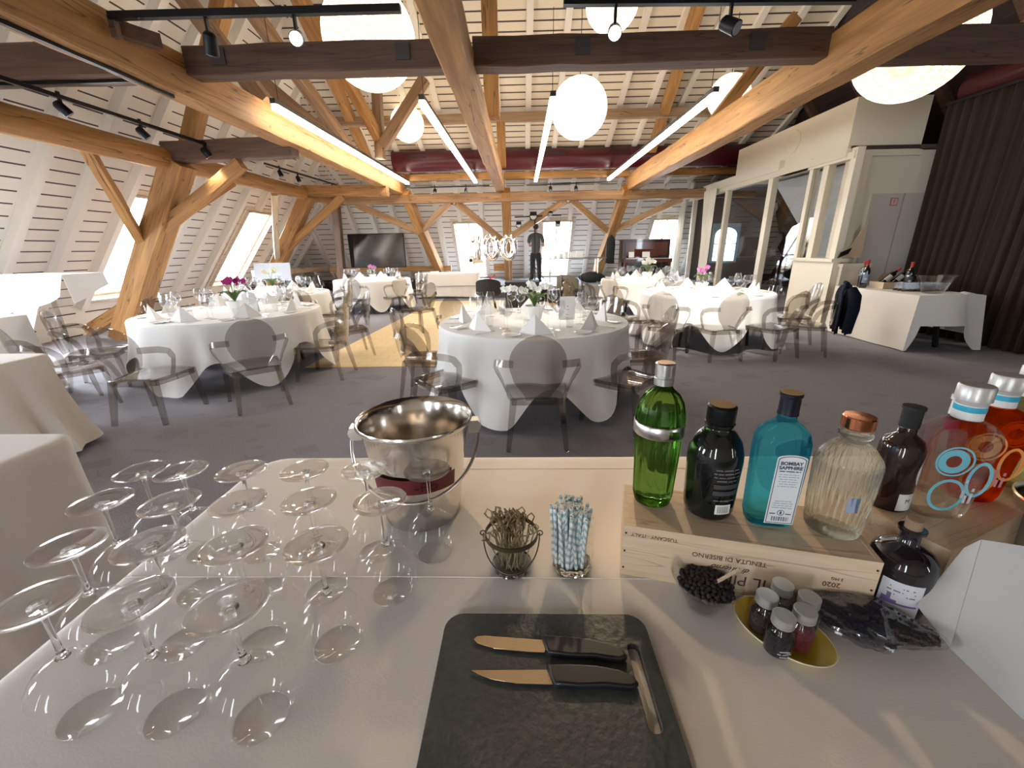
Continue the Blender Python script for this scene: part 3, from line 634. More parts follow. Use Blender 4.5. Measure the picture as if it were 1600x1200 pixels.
# ------------------------------------------------------------------ the bar table in front of the camera
ZT = .75
bar = thing('bar_table', 'trestle table under the white cloth of the bar', 'table', (.35, .72, 0))
obj('tabletop', MB().bb((-1.22, -.5, .71), (1.4, .52, .742)), pbr('table_board', (.45,.32,.2), .6), bar, smooth=False)
for x in (-1.1, 1.3):
    for y in (-.42, .44): obj('leg', MB().bb((x-.02, y-.02, 0), (x+.02, y+.02, .71)), BLACKM, bar, smooth=False)
def cloth_box(x0, y0, x1, y1, z, drop, r=.12, amp=.018, flare=.06, seed=1, n=160, folds=9, crease=()):
    """a cloth laid over a rectangular top, rounded at the corners and hanging all round"""
    rr = random.Random(seed); ph = [rr.uniform(0, 6.28) for _ in range(5)]
    base = rrect(x0, y0, x1, y1, r, 8); P = []
    for i in range(len(base)):
        a = Vector(base[i]+(0,)); b = Vector(base[(i+1) % len(base)]+(0,)); k = max(1, int((b-a).length/.05))
        P += [a+(b-a)*(j/k) for j in range(k)]
    N = len(P); nr = [(P[(i+1) % N]-P[i-1]).cross(Vector((0,0,1))).normalized() for i in range(N)]
    mb = MB(); vs = []; L = 0; arc = []
    for i in range(N): arc.append(L); L += (P[(i+1) % N]-P[i]).length
    ins = (-.3, -.02, 0, .006)
    rings = [(0, -.035, 0), (0, -.012, 0), (.003, -.001, -.004), (.009, 0, -.012)]
    for k, (o, i_, dz) in enumerate(rings):
        for p, q in zip(P, nr): v = p+q*(o+i_); vs.append((v.x, v.y, z+dz))
    D = 10
    for k in range(1, D+1):
        t = k/D
        for i in range(N):
            w = sin(2*pi*folds*arc[i]/L*2+ph[0]+.8*sin(3*arc[i]+ph[1])); v = P[i]+nr[i]*(.009+flare*t*t+amp*t*w*(1+.5*sin(5*arc[i]+ph[2])))
            vs.append((v.x, v.y, z-.012-(drop+.02*sin(2*arc[i]+ph[3])-.012)*t))
    K = len(vs)//N
    fs = [(a*N+i, a*N+(i+1) % N, (a+1)*N+(i+1) % N, (a+1)*N+i) for a in range(K-1) for i in range(N)]
    fs.append(tuple(range(N)))
    return mb.add(vs, fs)
cb = cloth_box(-.885, .19, 1.78, 1.252, ZT+.004, .60, r=.09, seed=4)
bc = obj('tablecloth', cb, CLOTHW, angle=40); props(bc, 'white cloth covering the bar table in the foreground', 'tablecloth')
cr = MB()
for pts in ([(-.88, .708), (-.3, .712), (.1, .709), (.6, .705), (1.7, .70)], [(-.86, 1.165), (0, 1.17), (.9, 1.168), (1.7, 1.17)]):
    cr.tube([(x, y, ZT+.0035) for x, y in pts], .0022, 6)
obj('pressed_crease', cr, CLOTHW, bc)

# cutting board with slot
cbx = curve_mesh('cutting_board', [rrect(-.146, .325, .222, .604, .032), rrect(.178, .402, .200, .545, .0105)], .011, .0012, pbr('charcoal_board', (.070,.075,.072), .45, bump=.15, bscale=90, noise=.35))
cbx.transform(T(0,0,.0075)); bo = bpy.data.objects.new('cutting_board', cbx); COL.objects.link(bo); bo.location = (0, 0, ZT+.004)
props(bo, 'charcoal plastic cutting board with handle slot on the bar cloth', 'cutting board')
BLADE = pbr('knife_blade', (.80,.62,.42), .18, metal=1)  # steel, with the warm ceiling's golden reflection put into its colour
def knife(label, loc, rz, round_tip):
    k = thing('knife', label, 'knife', loc, rz, None)
    bl = [(-.13, .006), (-.125, .0115), (-.11, .0135), (-.02, .0125), (0, .012), (-.005, -.011), (-.03, -.0115), (-.09, -.0095), (-.122, -.002)] if round_tip else [(-.133, .010), (-.02, .0115), (0, .012), (.004, -.012), (-.06, -.0105), (-.10, -.004), (-.12, .003)]
    m = curve_mesh('blade', [bl], .0014, .0003, BLADE); obj('blade', m, None, k, M=T(0,0,.006))
    hn = [(-.004, .0125), (.03, .0135), (.07, .0115), (.105, .005), (.124, -.003), (.128, -.011), (.12, -.0165), (.08, -.0125), (.04, -.0145), (.012, -.0125), (.004, -.012)]
    m = curve_mesh('handle', [hn], .006, .004, pbr('knife_handle', (.012,.012,.014), .4, spec=.6) if not bpy.data.materials.get('knife_handle') else bpy.data.materials['knife_handle'], 3); obj('handle', m, None, k, M=T(0,0,.0085))
knife('small round-tipped knife with black handle, upper one on the board', (.040, .5325, ZT+.0165), -3.5, True)
knife('small pointed knife with black handle, lower one on the board', (.046, .4795, ZT+.0165), 0, False)

FOOT = liquid('glass_foot', (.99,.99,.99), (1,1,1), 1.45, .5)
# upturned wine glasses
def wineglass():
    g = thing('wine_glass', '', 'wine glass', (0,0,0), 0, 'upturned wine glasses on the bar')
    R0 = [(.0385, 0), (.046, .012), (.0535, .03), (.0575, .048), (.0565, .066), (.050, .084), (.038, .101), (.022, .113), (.008, .119), (.0, .1205)]
    R1 = [(.0378, 0), (.0452, .012), (.0527, .03), (.0567, .048), (.0557, .0655), (.0492, .083), (.037, .0995), (.021, .111), (.007, .1165), (.0, .1175)]
    obj('bowl', MB().lathe(R0, n=40, mi=0), CLEARB, g, angle=180)
    obj('stem', MB().lathe([(.0, .116), (.009, .1185), (.0065, .123), (.0042, .132), (.0036, .155), (.0038, .185), (.0048, .200), (.0075, .208), (.012, .212), (0, .2125)], n=16), SOLID, g, angle=180)
    obj('foot', MB().lathe([(.0, .2120), (.010, .2130), (.022, .2162), (.036, .2182), (.0495, .2192), (.0500, .2196), (.0495, .2200), (.036, .2192), (.022, .2180), (.012, .2172), (.0, .2168)], n=48), FOOT, g, angle=60)
    obj('rim', MB().tube([(.0385*cos(2*pi*i/40), .0385*sin(2*pi*i/40), .0006) for i in range(40)], .0008, 6, closed=True), CLEARF, g)
    return g
rows = [(.788, [-.891, -.757, -.619, -.477, -.344, -.206], 'back'), (.670, [-.827, -.687, -.547, -.412, -.275], 'second'), (.548, [-.753, -.619, -.475, -.338], 'third'), (.430, [-.674, -.546, -.407], 'front')]
ordn = ['first', 'second', 'third', 'fourth', 'fifth', 'sixth']
wg = wineglass(); first = True
for y, xs, nm in rows:
    for i, x in enumerate(xs):
        x = max(x, -.845); lab = 'upturned clear wine glass, %s from the left in the %s row' % (ordn[i], nm)
        if nm == 'back' and i == 5: lab = 'upturned wine glass standing before the steel bucket, last of back row'
        p = (x+RND.uniform(-.004, .004), y+RND.uniform(-.004, .004), ZT+.0045)
        if first: wg.location = p; wg['label'] = lab; first = False
        else: dup(wg, p, RND.uniform(0, 360), lab)

# ice bucket
ib = thing('ice_bucket', 'polished steel champagne bucket with dark red label band', 'ice bucket', (-.272, .951, ZT+.004), 8)
pf = [(.0, .0), (.094, .0), (.099, .006), (.106, .06), (.122, .19), (.134, .262), (.1425, .268), (.1455, .2745), (.1425, .281), (.138, .278), (.131, .262), (.119, .19), (.103, .06), (.095, .012), (.0, .010)]
obj('pail', MB().lathe(pf, n=64), STEEL, ib, angle=50)
def wrap(mb_or_me, r0, ang0=-90, slope=0):  # bend a flat (x, z) layout round a cylinder of radius r0 facing -Y
    for v in mb_or_me.vertices:
        a = radians(ang0)+v.co.x/r0; rr = r0+slope*v.co.z-v.co.y
        v.co = Vector((rr*cos(a), rr*sin(a), v.co.z))
    return mb_or_me
bd = MB().grid(lambda u, v: ((u-.5)*.19, -.0008, .125+v*.042), 24, 2).mesh('label_band', pbr('label_red', (.16,.018,.022), .5), smooth=True)
obj('label_band', wrap(bd, .105, -92, .112), None, ib)
tm = text_mesh('-Po', .036, pbr('label_ink', (.03,.004,.004), .5)); tm.transform(R(90, 'X')); tm.transform(T(.028, -.0022, .144)); obj('lettering', wrap(tm, .105, -92, .112), None, ib)
hp = []
for i in range(25):
    a = pi+pi*i/24; hp.append((.158*cos(a), .150*sin(a)*.98, .235-.115*sin(pi*i/24)))
obj('bail_handle', MB().tube(hp, .0042, 10), STEELB, ib)
for s in (-1, 1): obj('handle_lug', MB().box((s*.146, 0, .245), (.026, .03, .034)).tube([(s*.15, -.012, .245), (s*.15, .012, .245)], .016, 12), STEELB, ib, angle=40)

# small glass pail of bamboo picks
pj = thing('glass_pail', 'small glass pail with wire handle holding bamboo picks', 'glass pail', (-.026, .745, ZT+.004))
obj('glass_wall', MB().lathe([(0, 0), (.043, 0), (.046, .004), (.056, .088)], n=32), CLEARF, pj, angle=50)
obj('base', MB().lathe([(0, .001), (.042, .001), (.044, .012), (0, .014)], n=32), SOLID, pj, angle=50)
WIRE = pbr('dark_wire', (.10,.08,.05), .4, metal=.7)
obj('rim_band', MB().lathe([(.0555, .082), (.058, .083), (.058, .092), (.0555, .093)], n=32, closed=True), WIRE, pj, angle=40)
obj('bail_handle', MB().tube([(.061*cos(pi+pi*i/20), .066*sin(pi+pi*i/20), .088-.052*sin(pi*i/20)) for i in range(21)], .0014, 8), WIRE, pj)
for s in (-1, 1): obj('handle_loop', MB().tube([(s*(.062+.006*cos(a)), 0, .088+.006*sin(a)) for a in [2*pi*i/10 for i in range(10)]], .0014, 6, closed=True), WIRE, pj)
pk = MB().tube([(0,0,0), (0,0,.098)], .0014, 6)
pk.tube([(0,0,.094), (.006,0,.102), (.008,.001,.112), (0,.002,.119), (-.008,0,.111), (-.005,-.001,.101), (.003,.001,.096)], .0015, 5); pk.tube([(0,0,.097), (-.008,.002,.103), (-.012,.002,.111)], .0013, 5)
PICK = pbr('bamboo', (.27,.20,.10), .6)
pm = pk.mesh('bamboo_pick', PICK); n = 0
for i in range(62):
    a = 2.399*i; r = .048*sqrt((i+.5)/62); o = obj('bamboo_pick', pm); tl = r*6.0
    o.location = (-.026+cos(a)*r*.6, .745+sin(a)*r*.6, ZT+.016+RND.uniform(-.004, .014)-.25*r); o.rotation_euler = Euler((-sin(a)*tl*1.2+RND.uniform(-.1,.1), cos(a)*tl*1.2+RND.uniform(-.1,.1), RND.uniform(0, 6.28)))
    props(o, 'thin bamboo pick with knotted loop, among those in the glass pail', 'cocktail pick', 'bamboo picks in the glass pail')

# cut glass tumbler of paper straws
tg = thing('cut_glass_tumbler', 'cut crystal tumbler packed with blue and white paper straws', 'glass tumbler', (.107, .745, ZT+.004))
obj('glass_wall', MB().lathe([(.0, 0), (.040, 0), (.044, .006), (.047, .05), (.0475, .125), (.0468, .1255), (.0462, .125)], n=48, fn=lambda a, z: 1+.022*(abs(sin(8*a+z*60))-.5)*(1 if z < .07 else .1)), thin('cut_crystal', (.97,.98,.98), .02, 1.75), tg, angle=30)
obj('base', MB().lathe([(0, .001), (.039, .001), (.043, .01), (.040, .02), (0, .016)], n=32, fn=lambda a, z: 1+.05*sin(12*a)), SOLID, tg, angle=30)
def stripe_mat():
    m, nt, b, o = NT('striped_straw_paper'); N = nt.nodes.new; L = nt.links.new
    tc = N('ShaderNodeTexCoord'); w = N('ShaderNodeTexWave'); w.bands_direction = 'DIAGONAL'; w.inputs['Scale'].default_value = 34
    L(tc.outputs['Object'], w.inputs[0]); r = N('ShaderNodeValToRGB'); r.color_ramp.interpolation = 'CONSTANT'
    r.color_ramp.elements[0].color = (.34,.52,.58,1); r.color_ramp.elements[1].color = (.88,.88,.84,1); r.color_ramp.elements[1].position = .38
    L(w.outputs[0], r.inputs[0]); L(r.outputs[0], b.inputs['Base Color']); b.inputs['Roughness'].default_value = .7; return m
sm_ = MB().lathe([(.0028, 0), (.0037, 0), (.0037, .138), (.0028, .138)], n=12, closed=True).mesh('paper_straw', stripe_mat(), angle=40)
for i in range(54):
    a = 2.399*i; r = .045*sqrt((i+.5)/54); o = obj('paper_straw', sm_)
    o.location = (.107+cos(a)*r*.82-.004, .745+sin(a)*r*.82+.002, ZT+.022); o.rotation_euler = Euler((-sin(a)*r*1.9+.01, cos(a)*r*1.9+.04+RND.uniform(-.03,.03), RND.uniform(0, 6.28)))
    props(o, 'blue and white striped paper straw, among those in the crystal tumbler', 'paper straw', 'paper straws in the crystal tumbler')

# wooden wine cases
PINE = wood('pine_case', (.66,.49,.33), (.76,.60,.43), k=(.42,.26,.17), sx=2.2, sy=30, rough=.55, bump=.05, knots=.6)
INK = pbr('burnt_ink', (.09,.035,.025), .7)
def case(label, loc, rz, L, D, Hh):
    c = thing('wine_case', label, 'wooden case', loc, rz)
    t = .009
    obj('front_board', MB().bb((0, 0, 0), (L, t, Hh)), PINE, c, smooth=False); obj('back_board', MB().bb((0, D-t, 0), (L, D, Hh)), PINE, c, smooth=False)
    for x in (0, L-t): obj('end_board', MB().bb((x, t, 0), (x+t, D-t, Hh)), PINE, c, smooth=False)
    obj('lid', MB().bb((t, t, Hh-.006), (L-t, D-t, Hh-.0005)), PINE, c, smooth=False)
    return c
c1 = case('long pale pine wine case printed upside down, carrying the front bottles', (.209, .722, ZT+.004), -13.7, .455, .16, .126)
def put_text(parent, s, size, x, z, mat=INK, shear=0, flip=True, y=-.0006, bold=0):
    me = text_mesh(s, size, mat, shear=shear, bold=bold); M = T(x, y, z) @ R(90, 'X')
    if flip: M = T(x, y, z) @ R(180, 'Y') @ R(90, 'X')
    return obj('lettering', me, None, parent, M=M)
put_text(c1, 'TUSCANY · ITALY', .0115, .062, .107); put_text(c1, 'TENUTA DI BISERNO', .0145, .205, .082)
put_text(c1, 'di Biserno', .017, .212, .060, shear=.5); put_text(c1, 'IL PINO', .034, .222, .036); put_text(c1, '2020', .015, .385, .062); put_text(c1, '3 MG', .009, .392, .076)
for x in (.006, .449):
    for z in (.02, .063, .108): obj('nail', MB().tube([(x, -.001, z), (x, .002, z)], .0022, 8), BLACKM, c1)
c2 = case('second pine wine case, turned behind, under the clear and orange bottles', (.80, .645, ZT+.004), 24, .46, .22, .126)
# ------------------------------------------------------------------ bottles on the cases
ZB = ZT+.004+.1262
SILV = pbr('silver_cap', (.62,.62,.62), .28, metal=1)
def lbl(parent, s, size, y, z, mat, x=0, r=None, **k):
    me = text_mesh(s, size, mat, **k); me.transform(R(90, 'X')); me.transform(T(x, 0, z))
    if r: 
        for v in me.vertices: v.co.y = v.co.y*.3-.0004
        wrap(me, r)
    else: me.transform(T(0, y, 0))
    return obj('lettering', me, None, parent)
# green fluted gin bottle
g = thing('gin_bottle', 'tall fluted green bottle with silver band and silver cap', 'bottle', (.294, .814, ZB), 0)
GRN = liquid('green_glass', (.40,.60,.28), (.42,.62,.28), 1.42, .9)
flute = lambda a, z: 1+.075*(abs(sin(5*a))-.5)*(1 if .012 < z < .27 else .1)
obj('glass_body', MB().lathe([(0, .006), (.028, .0), (.036, .004), (.0385, .02), (.041, .09), (.0445, .168), (.0465, .172), (.0465, .196), (.046, .2), (.045, .215), (.040, .240), (.031, .258), (.020, .268), (.0165, .275), (.0165, .285), (0, .286)], n=80, fn=flute), GRN, g, angle=60)
obj('silver_band', MB().lathe([(.0475, .170), (.0495, .173), (.0495, .195), (.0475, .198)], n=48, closed=True), SILV, g, angle=40)
obj('crest', MB().box((.012, -.0495, .184), (.018, .002, .016)), GRN, g)
obj('cap', MB().lathe([(0, .278), (.0185, .278), (.0185, .292), (.0175, .293), (.0175, .297), (.0185, .298), (.0185, .322), (.0165, .324), (0, .324)], n=32), SILV, g, angle=40)
obj('cap_top', MB().lathe([(0, .3242), (.015, .3242), (.015, .325), (0, .325)], n=24), pbr('copper_top', (.55,.33,.18), .4, metal=.7), g)
g.scale = (1.08, 1.08, 1.0)
# squat black apothecary bottle
BLG = pbr('black_glass', (.006,.008,.007), .06, spec=.6, coat=.2)
g = thing('gin_bottle', 'squat shiny black bottle with black screw cap and barcode', 'bottle', (.403, .777, ZB), 6)
obj('glass_body', MB().lathe([(0, .003), (.041, 0), (.0475, .006), (.0505, .02), (.0540, .13), (.0530, .148), (.046, .172), (.032, .190), (.026, .196), (.026, .200), (.0285, .203), (.0285, .208), (.024, .210), (0, .210)], n=48), BLG, g, angle=50)
obj('cap', MB().lathe([(0, .208), (.0255, .208), (.0275, .211), (.0275, .243), (.0245, .246), (0, .246)], n=32), BLACK, g, angle=40)
obj('cap_top', MB().lathe([(0, .2462), (.023, .2462), (.023, .247), (0, .247)], n=24), pbr('dull_bronze', (.30,.19,.08), .4, metal=.6), g)
GR = pbr('grey_print', (.16,.16,.18), .5)
wl_ = MB().grid(lambda u, v: ((u-.5)*.032, -.0006, .024+v*.022), 10, 1).mesh('barcode_label', PAPER); obj('barcode_label', wrap(wl_, .0530), None, g)
bc_ = MB()
for i in range(26):
    if (i*7) % 5 > 1: bc_.grid(lambda u, v, i=i: (-.0125+i*.00096+u*.00055, -.0011, .027+v*.016), 1, 1)
obj('barcode', wrap(bc_.mesh('barcode', BLACK), .0530), None, g)
for k in range(5): lbl(g, ('~16', '~18', '~17', '~13', '~14')[k], .0052, 0, (.125, .117, .109, .101, .056)[k], GR, r=.0542)
bx_ = MB()
for z in (.068, .083): bx_.grid(lambda u, v, z=z: ((u-.5)*.05, -.0005, z+v*.010), 12, 1)
obj('text_block', wrap(bx_.mesh('text_block', pbr('grey_block', (.045,.045,.055), .6)), .0538), None, g)
# blue flask bottle with white label
g = thing('gin_bottle', 'sky blue flask bottle with white arched back label and black cap', 'bottle', (.509, .739, ZB), -8)
BLU = liquid('blue_glass', (.20,.70,.90), (.34,.84,1.0), 1.33, .5)
obj('glass_body', MB().loft([(0, .036, .022, 3.2), (.004, .041, .027, 3.4), (.02, .0445, .031, 3.6), (.15, .0475, .0335, 3.6), (.186, .0475, .0335, 3.4), (.205, .043, .031, 3), (.218, .032, .026, 2.4), (.226, .020, .019, 2), (.233, .0165, .0165, 2), (.244, .0165, .0165, 2)], 48), BLU, g, angle=50)
obj('cap', MB().lathe([(0, .241), (.0185, .241), (.0175, .25), (.0175, .276), (.0195, .278), (.0195, .283), (0, .284)], n=32), pbr('navy_black_cap', (.005,.006,.014), .35, spec=.3), g, angle=40)
obj('cap_top', MB().lathe([(0, .2842), (.0185, .2842), (.0185, .285), (0, .285)], n=24), pbr('bronze_top', (.35,.22,.08), .4, metal=.6), g)
def archl(w, z0, z1, n=12, dx=.008): 
    return [(dx-w, z0), (dx+w, z0), (dx+w, z1)]+[(dx+w*cos(pi*k/n), z1+.008*sin(pi*k/n)) for k in range(1, n)]+[(dx-w, z1)]
def lm(name, loops, y, mat, tilt=-1.1, d=.0004):
    me = curve_mesh(name, loops, d, 0, mat); me.transform(R(90, 'X')); me.transform(T(0, y, 0)); me.transform(R(-tilt, 'X')); return me
YL = -.0322
obj('label', lm('label', [archl(.0265, .016, .163)], YL, pbr('label_white', (.80,.84,.86), .5)), None, g)
obj('label_border', lm('label_border', [archl(.0245, .018, .161), archl(.0230, .0195, .1595)], YL-.0006, pbr('label_grey', (.12,.15,.19), .5)), None, g)
LI = pbr('label_navy', (.04,.05,.12), .6); LG = pbr('label_pale_print', (.42,.48,.58), .6)
def lab2(s, size, z, mat, x=.008, bold=0, **k):
    me = text_mesh(s, size, mat, bold=bold, **k); me.transform(R(90, 'X')); me.transform(T(x, YL-.0006, z)); me.transform(R(1.1, 'X')); return obj('lettering', me, None, g)
lab2('BOMBAY', .0098, .153, LI, bold=.0003); lab2('SAPPHIRE', .0098, .1435, LI, bold=.0003); lab2('~15', .0042, .136, LI)
for k, s in enumerate(('~15', '~16', '~14', '~15', '~13', '~15')): lab2(s, .0038, .129-k*.0052, LG)
for k, s in enumerate(('~14', '~17', '~16', '~17')): lab2(s, .0036, .069-k*.0050, LG)
lab2('~4', .0042, .040, LI, x=-.007); lab2('~4', .0042, .040, LI, x=.022)
cc = [(.008+.0065*cos(2*pi*k/20), .0425+.0065*sin(2*pi*k/20)) for k in range(20)]; ci = [(.008+.0055*cos(2*pi*k/20), .0425+.0055*sin(2*pi*k/20)) for k in range(20)]
obj('round_mark', lm('round_mark', [cc, ci, rrect(.0065, .039, .0095, .046, .001, 2)], YL-.0006, LI), None, g)
bars = [rrect(-.008+i*.00125, .023, -.0075+i*.00125, .033, .0001, 1) for i in range(26) if (i*5) % 7 > 1]
obj('barcode', lm('barcode', bars, YL-.0006, LI), None, g)
# ribbed pale bottle with copper stopper
g = thing('gin_bottle', 'ribbed pale aqua bottle with wide copper stopper', 'bottle', (.626, .715, ZB), 12)
AQ = liquid('aqua_glass', (.90,.96,.96), (.94,.99,1), 1.36, .55)
obj('glass_body', MB().lathe([(0, .006), (.040, 0), (.0455, .004), (.0465, .012), (.0500, .06), (.0530, .150), (.0525, .158), (.049, .166), (.035, .185), (.022, .195), (.019, .199), (.019, .203), (.0265, .206), (.0275, .211), (.0255, .216), (.017, .218), (.017, .224), (0, .224)], n=120, fn=lambda a, z: 1+(.03*cos(30*a) if .008 < z < .155 else (.012*cos(30*a) if z < .195 else 0))), AQ, g, angle=60)
obj('stopper', MB().lathe([(0, .222), (.0245, .222), (.026, .224), (.026, .2435), (.0245, .246), (0, .2465)], n=36), pbr('polished_copper', (.72,.27,.13), .16, metal=1), g, angle=30)
obj('inner_label', MB().box((-.022, -.046, .085), (.022, .0006, .032), R(-15)), pbr('faded_blue_label', (.35,.42,.58), .7), g, smooth=False)
# tall dark bottle
g = thing('liqueur_bottle', 'tall dark brown bottle with black cap and round cream label', 'bottle', (.805, .800, ZB), 20)
obj('glass_body', MB().lathe([(0, 0), (.036, 0), (.038, .004), (.038, .14), (.032, .157), (.016, .170), (.0145, .2), (0, .2)], n=40), pbr('brown_black_glass', (.025,.010,.008), .08, spec=.6, coat=.2), g, angle=50)
obj('cap', MB().lathe([(0, .185), (.0170, .185), (.0170, .223), (.019, .224), (.019, .230), (0, .231)], n=28), BLACKM, g, angle=40)
m_ = MB().grid(lambda u, v: ((u-.5)*.05, -.0006, .005+v*.04), 10, 1).mesh('low_label', PAPER); obj('low_label', wrap(m_, .038), None, g)
me = curve_mesh('round_label', [[(.021*cos(2*pi*k/28)+.020, .09+.030*sin(2*pi*k/28)) for k in range(28)]], .0004, 0, PAPER); 
bm = bmesh.new(); bm.from_mesh(me); bmesh.ops.triangulate(bm, faces=bm.faces); bmesh.ops.subdivide_edges(bm, edges=bm.edges, cuts=3, use_grid_fill=True); bm.to_mesh(me); bm.free()
me.transform(R(90, 'X')); obj('round_label', wrap(me, .0384), None, g)
lbl(g, 'M', .014, 0, .028, BLACKM, x=-.006, r=.0388)
# clear and orange ring bottles
def ring_bottle(label, loc, rz, mat, ringc, txtc, cap=pbr('silver_white_cap', (.58,.56,.54), .3, metal=.3)):
    g = thing('gin_bottle', label, 'bottle', loc, rz)
    obj('glass_body', MB().loft([(0, .034, .022, 3), (.006, .039, .026, 3.4), (.02, .0415, .029, 4), (.165, .0545, .0355, 4), (.178, .053, .0345, 3.4), (.190, .040, .030, 2.6), (.198, .0235, .0235, 2), (.203, .0205, .0205, 2), (.222, .0205, .0205, 2)], 48), mat, g, angle=50)
    obj('neck_band', MB().lathe([(.0208, .199), (.0216, .199), (.0216, .226), (.0208, .226)], n=32, closed=True), pbr('neck_white', (.82,.83,.82), .5), g, angle=40)
    obj('neck_stripe', MB().lathe([(.0216, .214), (.0222, .214), (.0222, .224), (.0216, .224)], n=32, closed=True), pbr('neck_cyan', (.04,.42,.62), .4), g, angle=40)
    obj('cap', MB().lathe([(0, .226), (.0215, .226), (.0225, .229), (.0225, .232), (.0255, .234), (.0255, .258), (.0235, .261), (0, .261)], n=36), cap, g, angle=40)
    def ring(cx, cz, a, b_, w, name='ring'):
        me = curve_mesh(name, [[(cx+a*cos(2*pi*k/32), cz+b_*sin(2*pi*k/32)) for k in range(32)], [(cx+(a-w)*cos(2*pi*k/32), cz+(b_-w)*sin(2*pi*k/32)) for k in range(32)]], .0005, 0, ringc)
        me.transform(R(90, 'X')); 
        for v in me.vertices: v.co.y += -(.0292+(v.co.z-.02)*.0440)
        obj(name, me, None, g)
    ring(-.012, .055, .029, .034, .0055); ring(.028, .092, .019, .036, .0055); ring(-.020, .125, .024, .024, .012); ring(-.018, .125, .030, .030, .003)
    for k, s in enumerate(('~3', '~6', '~5', '~6')):
        me = text_mesh(s, .009, txtc); me.transform(R(90, 'Z')); me.transform(R(90, 'X')); me.transform(T(.018+k*.008 if k < 2 else .012, 0, .05+k*.008))
        for v in me.vertices: v.co.y += -(.0296+(v.co.z-.02)*.0440)
        obj('lettering', me, None, g)
    g.scale = (1.06, 1.06, 1.10); return g
CLB = liquid('clear_bottle_glass', (.93,.96,.97), (.96,.99,1), 1.33, .35)
ORG = liquid('orange_gin', (.95,.28,.08), (1,.30,.07), 1.33, .3)
ring_bottle('clear bottle with pale blue painted rings and white and blue neck', (.877, .766, ZB), -12, CLB, pbr('ring_blue', (.20,.58,.72), .5), pbr('print_white', (.7,.7,.75), .6))
ring_bottle('orange red bottle with painted rings and white and blue neck', (1.005, .826, ZB), -16, ORG, pbr('ring_orange', (.90,.36,.10), .5), pbr('print_pink', (.78,.35,.45), .6))
ring_bottle('pale yellow bottle with yellow rings at the right edge', (1.135, .885, ZB), -18, liquid('yellow_gin', (.90,.85,.55), (.95,.90,.6), 1.33, .3), pbr('ring_yellow', (.75,.68,.12), .5), pbr('print_grey', (.5,.5,.4), .6))
g = thing('miniature_bottle', 'small bottle with magenta band behind the ringed bottles', 'bottle', (.950, .850, ZB), 0)
obj('glass_body', MB().lathe([(0, 0), (.026, 0), (.028, .004), (.028, .12), (.013, .15), (.012, .19), (0, .19)], n=32), CLB, g, angle=50)
obj('magenta_band', MB().lathe([(.0125, .155), (.0135, .155), (.0135, .18), (.0125, .18)], n=24, closed=True), pbr('magenta', (.35,.01,.07), .4), g, angle=40)
obj('cap', MB().lathe([(0, .19), (.014, .19), (.014, .222), (.017, .224), (.017, .235), (0, .236)], n=24), PORC, g, angle=40)
# squat dark bottle with cork beside the case
g = thing('gin_bottle', 'round black bottle with cork and white label beside the wine case', 'bottle', (.722, .652, ZT+.004), -32)
obj('glass_body', MB().lathe([(0, .003), (.044, 0), (.050, .005), (.0515, .02), (.0515, .100), (.048, .118), (.036, .132), (.020, .140), (.0155, .146), (.0155, .166), (.021, .168), (.021, .173), (0, .173)], n=48), pbr('dark_violet_glass', (.012,.008,.012), .06, spec=.6, coat=.2), g, angle=50)
obj('cork', MB().lathe([(0, .172), (.0125, .172), (.0135, .190), (.012, .192), (0, .192)], n=24), pbr('cork', (.30,.20,.13), .8, bump=.3, bscale=300), g, angle=50)
m_ = MB().grid(lambda u, v: ((u-.5)*.062, -.0006, .012+v*.072), 12, 2).mesh('label', pbr('pale_label', (.72,.72,.78), .6)); obj('label', wrap(m_, .0516), None, g)
m_ = MB()
for x0, w_, h_ in ((-.026, .008, .012), (-.019, .006, .02), (-.014, .01, .009), (-.004, .03, .004)):
    m_.grid(lambda u, v, x0=x0, w_=w_, h_=h_: (x0+u*w_, -.0011, .035+v*h_), 3, 1)
obj('label_picture', wrap(m_.mesh('label_picture', pbr('violet_print', (.20,.14,.35), .6)), .0516), None, g)
for k, s in enumerate(('~11', '~13', '~12', '~4')): lbl(g, s, .0055, 0, (.072, .064, .056, .020)[k], GR, r=.0520)

# bowl of juniper berries
bw = thing('glass_bowl', 'small glass bowl heaped with juniper berries and a wooden stick', 'bowl', (.353, .640, ZT+.004))
obj('bowl_wall', MB().lathe([(0, 0), (.028, 0), (.032, .004), (.066, .072), (.0645, .072), (.031, .007), (0, .005)], n=48), CLEARF, bw, angle=40)
bme = MB().sph((0,0,0), .0056, 10, 7).mesh('juniper_berry', pbr('juniper', (.018,.010,.016), .45, noise=.3, bscale=3))
fillm = MB().lathe([(0, .006), (.030, .007), (.049, .046), (.030, .052), (0, .054)], n=24)
props(obj('berry_fill', fillm, bpy.data.materials['juniper'], loc=(.353, .640, ZT+.0045)), 'dark mass of juniper berries inside the glass bowl', 'berries', kind='stuff')
for i in range(96):
    a = 2.399*i; r = .049*sqrt((i+.5)/96); o = obj('juniper_berry', bme)
    o.location = (.353+r*cos(a)+RND.uniform(-.001,.001), .640+r*sin(a)+RND.uniform(-.001,.001), ZT+.004+.0565-r*r*3.2+RND.uniform(0, .004))
    props(o, 'small round black juniper berry heaped in the glass bowl', 'berry', 'juniper berries in the glass bowl')
props(obj('stirring_stick', MB().bar((.358, .634, ZT+.058), (.412, .640, ZT+.092), .006, .0025), PINE, smooth=False), 'flat pale wooden stick standing in the juniper berries', 'stick')

